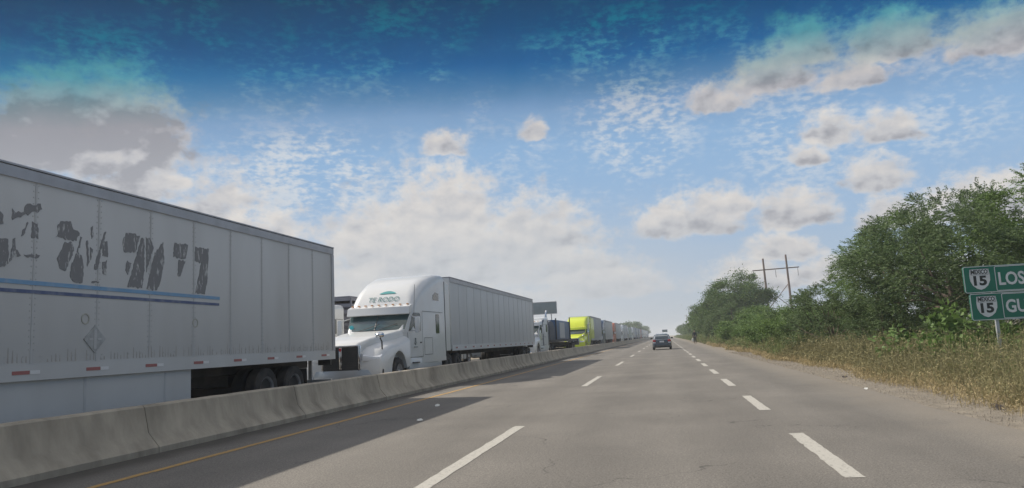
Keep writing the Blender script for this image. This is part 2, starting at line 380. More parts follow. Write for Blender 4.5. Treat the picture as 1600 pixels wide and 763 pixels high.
def text_mesh(body, size, extrude=0.001, squeeze=1.0, shear=0.0, bold=0.0):
    cu = bpy.data.curves.new('writing', 'FONT'); cu.body = body; cu.size = size; cu.extrude = extrude; cu.offset = bold; cu.shear = shear
    cu.align_x = 'LEFT'; cu.resolution_u = 3
    o = bpy.data.objects.new('writing', cu); COL.objects.link(o)
    me = bpy.data.meshes.new_from_object(o.evaluated_get(bpy.context.evaluated_depsgraph_get()))
    bpy.data.objects.remove(o); bpy.data.curves.remove(cu)
    xs = [q.co.x for q in me.vertices]; x0, x1 = min(xs), max(xs)
    for q in me.vertices: q.co.x = (q.co.x - x0) * squeeze
    me['w'] = (x1 - x0) * squeeze
    me.materials.clear()
    return me

# ------------------------------------------------------------------ ground and road
def ground_mat():
    m = mat('dry_soil', (0.24, 0.20, 0.145), 0.95, 0.25, 0.8, dirt=(0.13, 0.115, 0.07), dirt_amt=0.7, dirt_scale=0.35, bump=0.8, bump_scale=6)
    return m
def asphalt_mat(name, base, speck=0.65, lane=True):
    m = bpy.data.materials.new(name); m.use_nodes = True; t = m.node_tree; b = t.nodes['Principled BSDF']
    N = t.nodes.new; L = t.links.new
    tcn = N('ShaderNodeTexCoord'); O = tcn.outputs['Object']
    def noise(scale, det, vecs=None, rough=0.6):
        n = N('ShaderNodeTexNoise'); n.inputs['Scale'].default_value = scale; n.inputs['Detail'].default_value = det; n.inputs['Roughness'].default_value = rough
        L(vecs or O, n.inputs['Vector']); return n.outputs['Fac']
    def mr(x, a, b_, c, d):
        r = N('ShaderNodeMapRange'); L(x, r.inputs[0])
        for k, q in zip(('From Min', 'From Max', 'To Min', 'To Max'), (a, b_, c, d)): r.inputs[k].default_value = q
        return r.outputs[0]
    def mul(a, b_):
        n = N('ShaderNodeMath'); n.operation = 'MULTIPLY'; L(a, n.inputs[0])
        if isinstance(b_, float): n.inputs[1].default_value = b_
        else: L(b_, n.inputs[1])
        return n.outputs[0]
    mp = N('ShaderNodeMapping'); L(O, mp.inputs[0]); mp.inputs['Scale'].default_value = (1, 0.12, 1)
    big = mr(noise(0.35, 5), 0.3, 0.7, 0.82, 1.15)
    streak = mr(noise(1.6, 5, mp.outputs[0]), 0.3, 0.7, 0.90, 1.08)
    grit = mr(noise(55, 3, None, 0.8), 0.3, 0.7, 1 - speck, 1 + speck)
    grit2 = mr(noise(20, 4, None, 0.85), 0.32, 0.68, 0.80, 1.20)
    f = mul(mul(mul(big, streak), grit), grit2)
    # cracks: thin voronoi borders, broken up by a mask
    wob = N('ShaderNodeTexNoise'); wob.inputs['Scale'].default_value = 1.3; wob.inputs['Detail'].default_value = 6; L(O, wob.inputs['Vector'])
    ad = N('ShaderNodeVectorMath'); ad.operation = 'MULTIPLY_ADD'; L(wob.outputs['Color'], ad.inputs[0]); ad.inputs[1].default_value = (1.3, 1.3, 0); L(O, ad.inputs[2])
    vo = N('ShaderNodeTexVoronoi'); vo.feature = 'DISTANCE_TO_EDGE'; vo.inputs['Scale'].default_value = 0.42; L(ad.outputs[0], vo.inputs['Vector'])
    line = mr(vo.outputs['Distance'], 0.0, 0.007, 1.0, 0.0)
    mask = mr(noise(0.5, 3), 0.50, 0.60, 0.0, 1.0)
    crack = mul(mul(line, mask), 0.65)
    inv = N('ShaderNodeMath'); inv.operation = 'SUBTRACT'; inv.inputs[0].default_value = 1; L(crack, inv.inputs[1])
    f = mul(f, inv.outputs[0])
    sx = N('ShaderNodeSeparateXYZ'); L(O, sx.inputs[0])
    if lane:                                              # tyre-polished wheel paths, oil strip between
        c = N('ShaderNodeMath'); c.operation = 'COSINE'
        k = N('ShaderNodeMath'); k.operation = 'MULTIPLY_ADD'; L(sx.outputs[0], k.inputs[0]); k.inputs[1].default_value = 2 * math.pi / 1.9; k.inputs[2].default_value = 0.4
        L(k.outputs[0], c.inputs[0])
        f = mul(f, mr(c.outputs[0], -1, 1, 0.93, 1.06))
    x = N('ShaderNodeVectorMath'); x.operation = 'SCALE'; x.inputs[0].default_value = base; L(f, x.inputs['Scale'])
    out = x.outputs[0]
    # dust blown against the edges
    nz = noise(0.9, 5)
    for x0, x1, am in ((-6.1, -6.9, 0.9), (2.6, 3.9, 0.5)):
        a = mr(sx.outputs[0], x0, x1, -0.25, 1.0)
        s = N('ShaderNodeMath'); s.operation = 'MULTIPLY_ADD'; L(nz, s.inputs[0]); s.inputs[1].default_value = 1.2; L(a, s.inputs[2])
        q = mr(s.outputs[0], 0.6, 1.4, 0.0, am)
        mx = N('ShaderNodeMix'); mx.data_type = 'RGBA'; L(q, mx.inputs[0]); L(out, mx.inputs[6])
        mx.inputs[7].default_value = ((0.06, 0.053, 0.044, 1) if x0 < 0 else (0.22, 0.19, 0.15, 1))
        out = mx.outputs[2]
    L(out, b.inputs['Base Color']); b.inputs['Roughness'].default_value = 0.85
    bp = N('ShaderNodeBump'); bp.inputs['Strength'].default_value = 0.5; bp.inputs['Distance'].default_value = 0.01
    L(noise(70, 3), bp.inputs['Height']); L(bp.outputs[0], b.inputs['Normal'])
    return m
def paint_mat(name, col, asphalt, wear):
    m = bpy.data.materials.new(name); m.use_nodes = True; t = m.node_tree; b = t.nodes['Principled BSDF']
    tcn = t.nodes.new('ShaderNodeTexCoord')
    n = t.nodes.new('ShaderNodeTexNoise'); n.inputs['Scale'].default_value = 22; n.inputs['Detail'].default_value = 8; n.inputs['Roughness'].default_value = 0.75
    t.links.new(tcn.outputs['Object'], n.inputs['Vector'])
    r = t.nodes.new('ShaderNodeMapRange'); t.links.new(n.outputs['Fac'], r.inputs[0]); r.inputs['From Min'].default_value = wear; r.inputs['From Max'].default_value = wear + 0.12
    mx = t.nodes.new('ShaderNodeMix'); mx.data_type = 'RGBA'; t.links.new(r.outputs[0], mx.inputs[0])
    mx.inputs[6].default_value = (*col, 1); mx.inputs[7].default_value = (*asphalt, 1)
    t.links.new(mx.outputs[2], b.inputs['Base Color']); b.inputs['Roughness'].default_value = 0.75
    return m
ASPH = (0.152, 0.139, 0.121)
MT['asphalt'] = asphalt_mat('old_asphalt', ASPH)
MT['asphalt2'] = asphalt_mat('opposite_asphalt', (0.15, 0.145, 0.135), lane=False)
MT['gravel'] = mat('gravel_shoulder', (0.19, 0.165, 0.13), 0.95, 0.35, 7.0, dirt=(0.29, 0.25, 0.19), dirt_amt=0.7, dirt_scale=2.2, bump=0.9, bump_scale=30)
MT['line_white'] = paint_mat('worn_white_paint', (0.42, 0.40, 0.355), ASPH, 0.53)
MT['line_yellow'] = paint_mat('worn_yellow_paint', (0.42, 0.25, 0.07), ASPH, 0.52)
MT['concrete'] = mat('weathered_concrete', (0.40, 0.35, 0.275), 0.9, 0.22, 2.2, dirt=(0.17, 0.148, 0.115), dirt_amt=0.85, dirt_scale=2.0, bump=0.7, bump_scale=14, stretch=(1, 1, 0.35))

def strip(edge, m, name, z, kind='structure'):
    vs = []; fs = []
    for i, (y, a, b) in enumerate(edge):
        vs += [(a, y, z), (b, y, z)]
        if i: fs.append((2 * i - 2, 2 * i - 1, 2 * i + 1, 2 * i))
    o = part(name, None, lambda: MB().add(vs, fs), m, smooth=False); tag(o, kind=kind); return o
random.seed(4)
strip([(-150, -1400, 1400), (2900, -1400, 1400)], ground_mat(), 'ground', -0.012)
E_ = []
y = -40.0
while y < 1500:
    wob = 0.22 * math.sin(y * 0.31) + 0.16 * math.sin(y * 0.83 + 1) + random.uniform(-.06, .06)
    E_.append((y, 3.6, 5.0 + wob if y < 60 else 4.8 + wob)); y += 0.7 if y < 80 else 8
strip(E_, MT['gravel'], 'gravel_shoulder', -0.006)
E_ = []; y = -60.0
while y < 1500:
    w = 3.93 + 0.05 * math.sin(y * 0.9) + 0.03 * math.sin(y * 2.3) + random.uniform(-.02, .02)
    E_.append((y, -7.3, w)); y += 0.4 if y < 60 else 8
strip(E_, MT['asphalt'], 'road', 0.0)
strip([(-60, -16.6, -7.31), (1500, -16.6, -7.31)], MT['asphalt2'], 'opposite_road', -0.001)
def dashes(x, w, start, ln, gap, n, m, name):
    mb = MB()
    for k in range(n):
        y0 = start + k * (ln + gap); j = random.uniform(-.01, .01)
        pts = 24; L_ = []; R_ = []
        for i in range(pts + 1):
            yy = y0 + ln * i / pts + (random.uniform(-.06, .06) if i in (0, pts) else 0)
            L_.append((x - w / 2 + j + random.uniform(-.010, .010), yy, 0.004)); R_.append((x + w / 2 + j + random.uniform(-.006, .006), yy + (random.uniform(-.04, .04) if i in (0, pts) else 0), 0.004))
        fs = [(2 * i, 2 * i + 1, 2 * i + 3, 2 * i + 2) for i in range(pts)]
        mb.add([q for ab in zip(L_, R_) for q in ab], fs)
    o = part(name, None, lambda: mb, m, smooth=False); tag(o, kind='structure')
dashes(-2.28, 0.16, 6.4 - 14.4, 5.2, 9.3, 40, MT['line_white'], 'lane_marking')
dashes(1.50, 0.17, 7.2 - 18, 3.0, 2.95, 85, MT['line_white'], 'edge_marking')
dashes(-5.93, 0.11, -40, 6.0, 0.0, 130, MT['line_yellow'], 'yellow_edge_marking')
dashes(-12.0, 0.13, -40, 5.0, 10.0, 60, MT['line_white'], 'opposite_lane_marking')

# ------------------------------------------------------------------ concrete median barrier
def barrier():
    mb = MB(); y = -30.0; prof = [(-7.0, 0.0), (-7.0, 0.08), (-7.17, 0.28), (-7.24, 0.625), (-7.27, 0.65), (-7.41, 0.65), (-7.44, 0.625), (-7.51, 0.30), (-7.68, 0.08), (-7.68, 0.0)]
    random.seed(9)
    while y < 700:
        L_ = 4.4; dx = random.uniform(-.006, .006); dz = random.uniform(-.006, .006)
        n = 12 if y < 60 else 2; rings = []
        for i in range(n + 1):
            jj = random.uniform(-.004, .004) if y < 60 else 0
            rings.append([(a + dx + jj, y + (L_ - 0.012) * i / n, b + (dz + jj if b > .1 else 0)) for a, b in prof])
        mb.loft(rings); y += L_
    return mb
o = part('median_barrier', None, barrier, MT['concrete']); tag(o, 'long low stained concrete barrier along the yellow line', 'barrier')

MT['seam_dark'] = mat('panel_gap', (.16, .165, .17), .7, .1, 5.)
# ------------------------------------------------------------------ trucks
TY = MT
def tyre_mb(w, r=0.5):
    h = w / 2
    return MB().lathe_x([(-h * .6, r * .56), (-h * .95, r * .6), (-h, r * .8), (-h * .92, r * .95), (-h * .7, r), (h * .7, r), (h * .92, r * .95), (h, r * .8), (h * .95, r * .6), (h * .6, r * .56)], 28)
def rim_mb(side, w, dish):
    s = side; h = w / 2
    mb = MB().lathe_x([(s * h * .55, .29), (s * h * .98, .30), (s * h * .9, .265), (s * (h * .9 - dish), .22), (s * (h * .9 - dish), .12), (s * (h * .9 - dish + .07), .10), (s * (h * .9 - dish + .09), .03)], 24)
    for k in range(10):
        a = k * math.pi / 5
        mb.lathe_x([(s * (h * .9 - dish), .016), (s * (h * .9 - dish + .03), .016), (s * (h * .9 - dish + .035), .004)], 6, (0, math.cos(a) * .17, math.sin(a) * .17))
    return mb
def wheel(root, x, y, dual):
    s = 1 if x > 0 else -1
    w = 0.62 if dual else 0.3
    o = part('wheel', 'tyre%s' % dual, (lambda: (lambda a: a)(_dual_tyre() if dual else tyre_mb(.3))), MT['tyre'], root, (x, y, 0.5))
    part('rim', 'rim%s%d' % (dual, s), lambda: rim_mb(s, w, 0.16 if dual else 0.02), MT['rim'], o)
    return o
def _dual_tyre():
    a = MB()
    for off in (-.165, .165):
        t = tyre_mb(.28); a.add([(q[0] + off, q[1], q[2]) for q in t.v], t.f)
    return a

CAB = {  # (y, half width, z bottom, z top, corner radius), nose of the truck at y = 0
 'tall': [(2.75, 0.98, .95, 1.88, .10), (2.95, 1.03, .85, 2.10, .12), (3.28, 1.09, .80, 2.48, .16), (3.42, 1.11, .78, 2.72, .22), (3.7, 1.14, .76, 3.08, .34), (4.1, 1.18, .75, 3.40, .42),
          (4.7, 1.215, .75, 3.68, .45), (5.4, 1.24, .75, 3.86, .40), (6.1, 1.25, .75, 3.95, .32), (6.75, 1.25, .75, 3.98, .26)],
 'low': [(2.75, 0.98, .95, 1.88, .10), (2.95, 1.03, .85, 2.10, .12), (3.28, 1.08, .80, 2.50, .16), (3.5, 1.10, .78, 2.66, .20), (4.1, 1.12, .76, 2.76, .2),
         (4.8, 1.2, .75, 2.84, .2), (4.9, 1.22, .75, 3.0, .2), (6.1, 1.23, .75, 3.1, .2), (6.5, 1.23, .75, 3.1, .18)],
}
def cab_at(rings, y):
    for a, b in zip(rings, rings[1:]):
        if a[0] <= y <= b[0]:
            t = (y - a[0]) / (b[0] - a[0]); return [a[i] + (b[i] - a[i]) * t for i in range(5)]
    return rings[-1]
def side_panel(rings, poly, s, off=0.006, th=0.012):
    """plate lying on the side of the cab; poly of (y, z)"""
    inn = [(s * (cab_at(rings, y)[1] + off - th), y, z) for y, z in poly]
    out = [(s * (cab_at(rings, y)[1] + off), y, z) for y, z in poly]
    return MB().loft([inn, out])
def rrect(y0, y1, z0, z1, r, k=3):
    o = []
    for cx, cz, a0 in ((y1 - r, z1 - r, 0), (y0 + r, z1 - r, 90), (y0 + r, z0 + r, 180), (y1 - r, z0 + r, 270)):
        for i in range(k + 1):
            a = R(a0 + 90 * i / k); o.append((cx + math.cos(a) * r, cz + math.sin(a) * r))
    return o
FENDER = [(0.10, .42), (0.06, .80), (0.12, 1.02), (0.40, 1.22), (0.95, 1.36), (1.8, 1.46), (2.78, 1.62), (2.78, .72)] + \
         [(1.72 + .70 * math.cos(R(a)), .50 + .70 * math.sin(R(a))) for a in range(12, 170, 13)] + [(1.0, .42)]
def fender_mb(s):
    rings = []
    for x, sc, dz in ((0.55, 0.0, .16), (0.85, 0.0, .10), (1.05, 0.02, 0.03), (1.17, 0.06, -0.05), (1.20, .12, -.12)):
        rings.append([(s * x, y + (sc if y < .5 else 0), z + (dz if z > 1.0 and not (1.0 < y < 2.45 and z < 1.25) else 0)) for y, z in FENDER])
    return MB().loft(rings)
def hood_mb():
    return MB().loft([ring(y, hb, ht, z0, z1, r) for y, hb, ht, z0, z1, r in
        [(0.05, .52, .50, .78, 1.40, .10), (0.16, .60, .58, .75, 1.50, .14), (.6, .72, .70, .7, 1.62, .10), (1.3, .86, .83, .7, 1.72, .09), (2.1, .96, .94, .7, 1.81, .09), (2.8, 1.0, .98, .7, 1.89, .16)]])
def build_tractor(root, paint, style, key, fairing=None, stacks=False, side_col=None):
    rings = CAB[style]
    cab = part('cab', 'cab' + style, lambda: MB().loft([ring(y, h, h, a, b, r) for y, h, a, b, r in rings]), paint, root)
    part('hood', 'hood', hood_mb, paint, root)
    for s in (-1, 1):
        part('fender', 'fender%d' % s, lambda: fender_mb(s), paint, root)
        # headlight on the fender corner
        part('headlight', 'hl%d' % s, lambda: MB().loft([[(s * .66, .03, .95), (s * .66, .03, 1.12), (s * .66, .28, 1.22), (s * .66, .28, .95)],
             [(s * 1.16, .16, .93), (s * 1.16, .16, 1.05), (s * 1.16, .42, 1.15), (s * 1.16, .42, .93)]]), MT['lamp_lens'], root, bevel=.02)
        # door with window and handle
        yd0, yd1 = 3.02, 4.12
        door = part('door', 'door%s%d' % (style, s), lambda: side_panel(rings, rrect(yd0, yd1, .98, 1.80, .06), s, .012, .02), paint, root)
        part('handle', 'dh%d' % s, lambda: MB().box(s * 1.16 - .03, s * 1.16 + .03, 3.92, 4.06, 1.42, 1.46), MT['black'], door)
        win = [(3.08, 1.84), (3.36, 2.40), (3.44, 2.45), (3.94, 2.45), (4.0, 2.38), (4.0, 1.84)]
        part('window', 'win%s%d' % (style, s), lambda: side_panel(rings, win, s, .010, .02), MT['glass'], door)
        if style == 'tall':
            part('sleeper_window', 'sw%d' % s, lambda: side_panel(rings, rrect(5.55, 5.95, 1.75, 2.45, .05), s, .010, .02), MT['glass'], root)
            part('upper_window', 'uw%d' % s, lambda: side_panel(rings, [(5.3, 2.95), (5.95, 2.95), (5.95, 3.22), (5.55, 3.24), (5.3, 3.12)], s, .010, .02), MT['glass'], root)
            part('side_extender', 'se%d' % s, lambda: MB().loft([[(s * 1.235, 6.76, 1.1), (s * 1.255, 6.76, 1.1), (s * 1.255, 6.76, 3.75), (s * 1.235, 6.76, 3.75)], [(s * 1.255, 7.3, 1.1), (s * 1.275, 7.3, 1.1), (s * 1.275, 7.3, 3.6), (s * 1.255, 7.3, 3.6)]]), side_col or paint, root)
        else:
            part('sleeper_window', 'swl%d' % s, lambda: side_panel(rings, rrect(5.3, 5.8, 1.95, 2.5, .05), s, .010, .02), MT['glass'], root)
        # lower cab skirt, locker door lines, steps
        part('side_skirt', 'ss%s%d' % (style, s), lambda: MB().loft([[(s * 1.02, 2.85, .42), (s * 1.14, 2.85, .42), (s * 1.14, 2.85, .95), (s * 1.02, 2.85, .95)],
             [(s * 1.12, 6.2, .42), (s * 1.235, 6.2, .42), (s * 1.235, 6.2, .86), (s * 1.12, 6.2, .86)]]), side_col or paint, root, bevel=.02)
        part('step', 'step%d' % s, lambda: MB().box(s * 1.17 - .04, s * 1.17 + .04, 3.1, 3.7, .50, .54).box(s * 1.18 - .04, s * 1.18 + .04, 3.1, 3.7, .76, .80), MT['black'], root)
        mir = part('mirror', 'mir%d' % s, lambda: MB().loft([[(s * (1.30 + a), y, z) for a, z in ((0, 1.78), (.15, 1.78), (.15, 2.30), (0, 2.30))] for y in (3.02, 3.14)]).
             tube([(s * 1.05, 3.2, 1.84), (s * 1.34, 3.08, 1.84)], .018, 6).tube([(s * 1.05, 3.3, 2.36), (s * 1.34, 3.08, 2.26)], .018, 6), MT['white'] if paint == MT['white'] else MT['chrome'], root, bevel=.025)
        part('mirror_glass', 'mg%d' % s, lambda: MB().box(s * 1.375 - .055, s * 1.375 + .055, 3.141, 3.148, 1.82, 2.26), MT['mirror_glass'], mir)
        hm = part('hood_mirror', 'hm%d' % s, lambda: MB().tube([(s * 1.06, .62, 1.20), (s * 1.10, .50, 1.50), (s * 1.02, .52, 1.66)], .022, 7), MT['black'], root)
        part('mirror_head', 'hmh%d' % s, lambda: MB().loft([[(s * 1.02 + math.cos(t) * r, y, 1.70 + math.sin(t) * r * .75) for t in [k * math.pi / 6 for k in range(12)]] for y, r in ((.38, .04), (.42, .10), (.50, .135), (.58, .13))]), MT['chrome'], hm)
        part('fuel_tank', 'ft%d' % s, lambda: MB().loft([[(s * (.88 + math.cos(t) * .24), y, .62 + math.sin(t) * .27) for t in [k * math.pi / 8 for k in range(16)]] for y in (4.2, 6.3)]), MT['alu'], root)
        part('mudflap', 'mf%d' % s, lambda: MB().box(s * .95 - .3, s * .95 + .3, 8.72, 8.735, .2, .85), MT['black'], root)
    # windscreen: wraps the sloped front, two panes with a thin pillar
    def ws():
        mb = MB(); n = 10; o_ = []; i_ = []
        for k in range(n + 1):
            q = -1 + 2 * k / n; x = q * 1.0
            bow = 0.10 * (1 - q * q)
            o_.append(((x * 1.0, 2.80 - bow, 1.90), (x * 1.05, 3.26 - bow, 2.46)))
        vs = [a for ab in o_ for a in ab]; m_ = len(vs); vs += [(x, y + .1, z + .0) for x, y, z in vs]
        fs = []
        for k in range(n):
            fs.append((2 * k, 2 * k + 2, 2 * k + 3, 2 * k + 1)); fs.append((m_ + 2 * k, m_ + 2 * k + 1, m_ + 2 * k + 3, m_ + 2 * k + 2))
            fs.append((2 * k, m_ + 2 * k, m_ + 2 * k + 2, 2 * k + 2)); fs.append((2 * k + 1, 2 * k + 3, m_ + 2 * k + 3, m_ + 2 * k + 1))
        fs.append((0, 1, m_ + 1, m_)); fs.append((2 * n, m_ + 2 * n, m_ + 2 * n + 1, 2 * n + 1))
        return mb.add(vs, fs)
    w = part('windscreen', 'ws', ws, MT['windscreen_glass'], root)
    part('windscreen_pillar', 'wsp', lambda: MB().tube([(0, 2.69, 1.90), (0, 3.15, 2.46)], .012, 5), MT['black'], w)
    def gaps():
        mb = MB()
        def line(p0, p1, wd, s):
            (y0_, z0_), (y1_, z1_) = p0, p1; n = 6
            dy, dz = y1_ - y0_, z1_ - z0_; L_ = math.hypot(dy, dz); ny, nz = -dz / L_ * wd, dy / L_ * wd
            for k in range(n):
                a, b = k / n, (k + 1) / n
                q = [(y0_ + dy * t + e * ny, z0_ + dz * t + e * nz) for t, e in ((a, -1), (b, -1), (b, 1), (a, 1))]
                f0 = [(s * (cab_at(rings, y)[1] + .0135), y, z) for y, z in q]; f1 = [(s * (cab_at(rings, y)[1] + .0155), y, z) for y, z in q]
                mb.loft([f0, f1])
        top = 2.5
        for s in (-1, 1):
            for a, b in (((2.99, .96), (2.99, 1.80)), ((2.99, .96), (4.14, .96)), ((4.14, .96), (4.14, top)), ((4.3, 1.02), (5.1, 1.02)), ((4.3, 1.02), (4.3, 1.6)), ((5.1, 1.02), (5.1, 1.6)), ((4.3, 1.6), (5.1, 1.6)), ((4.16, 2.52), (6.4, 2.52))):
                line(a, b, .008, s)
        return mb
    part('panel_gaps', 'gap' + style, gaps, MT['seam_dark'], cab, smooth=False)
    if style == 'tall':
        part('rear_seal', 'rseal', lambda: MB().box(1.243, 1.262, 6.72, 6.765, .9, 3.72).box(-1.262, -1.243, 6.72, 6.765, .9, 3.72), MT['seal'], cab)
    part('wiper', 'wiper', lambda: MB().tube([(-.5, 2.66, 1.90), (.15, 2.80, 2.10)], .012, 5).tube([(.15, 2.66, 1.90), (.75, 2.86, 2.10)], .012, 5), MT['black'], w)
    def visor():
        rings_ = []
        for k in range(9):
            q = -1 + 2 * k / 8; bow = .10 * (1 - q * q); x = q * 1.1
            rings_.append([(x, 3.02 - bow, 2.42), (x, 3.06 - bow, 2.40), (x * .99, 3.40 - bow, 2.70), (x * .99, 3.36 - bow, 2.74), (x, 3.10 - bow, 2.66)])
        return MB().loft(rings_)
    part('sun_visor', 'visor', visor, paint, root)
    for k in range(9):
        q = -1 + 2 * k / 8
        part('marker_light', 'mk', lambda: MB().box(-.035, .035, -.05, .05, 0, .035), MT['amber'], root, (q * .98, 3.27 - .10 * (1 - q * q), 2.735), bevel=.012)
    def grille():
        return MB().loft([[(-.56, .0, .62), (.56, .0, .62), (.53, .0, 1.38), (-.53, .0, 1.38)], [(-.58, .1, .62), (.58, .1, .62), (.55, .1, 1.40), (-.55, .1, 1.40)]])
    g = part('grille', 'grille', grille, MT['black'], root)
    def gbars():
        mb = MB()
        for k in range(9): mb.box(-.52, .52, -.012, .0, .78 + k * .066, .79 + k * .066)
        return mb
    part('grille_bars', 'gbars', gbars, MT['chassis'], g)
    part('grille_surround', 'gsur', lambda: MB().box(-.61, -.55, -.02, .1, .72, 1.42).box(.55, .61, -.02, .1, .72, 1.42).box(-.549, .549, -.02, .1, 1.38, 1.43).box(-.045, .045, -.03, .02, .74, 1.379), MT['chrome'], g, bevel=.012)
    part('emblem', 'emb', lambda: MB().prism_y([(0, 1.24), (.035, 1.29), (.035, 1.36), (-.035, 1.36), (-.035, 1.29)], -.04, -.028), MT['red_lens'], g)
    part('bumper', 'bump', lambda: MB().loft([[(x, -.06 + .30 * abs(x / 1.2) ** 2.2, .30), (x, -.10 + .30 * abs(x / 1.2) ** 2.2, .45), (x, -.06 + .30 * abs(x / 1.2) ** 2.2, .70), (x, .35, .70), (x, .35, .30)] for x in (-1.2, -1.1, -.8, -.4, 0, .4, .8, 1.1, 1.2)]), (MT['silver'] if paint == MT['white'] else paint) if style == 'tall' else MT['chrome'], root)
    part('chassis', 'chas', lambda: MB().box(-.45, -.35, .5, 9.4, .55, .85).box(.35, .45, .5, 9.4, .55, .85).box(-1.0, 1.0, 1.64, 1.78, .42, .58).box(-.9, .9, 7.1, 7.25, .42, .60).box(-.9, .9, 8.4, 8.55, .42, .60).box(-.5, .5, 7.4, 8.2, .86, 1.05).box(-.9, .9, 6.4, 6.5, .4, .9), MT['chassis'], root)
    for s in (-1, 1):
        wheel(root, s * 1.05, 1.72, False)
        wheel(root, s * .93, 7.18, True); wheel(root, s * .93, 8.48, True)
        if stacks:
            part('exhaust_stack', 'stk%d' % s, lambda: MB().tube([(s * 1.05, 6.72, 1.0), (s * 1.05, 6.72, 3.2), (s * 1.05, 6.78, 3.45), (s * 1.05, 6.95, 3.6)], [.09, .09, .075, .075], 12), MT['chrome'], root)
            part('air_cleaner', 'acl%d' % s, lambda: MB().tube([(s * 1.12, 2.62, 1.35), (s * 1.12, 2.62, 2.05)], .17, 14), MT['chrome'], root)

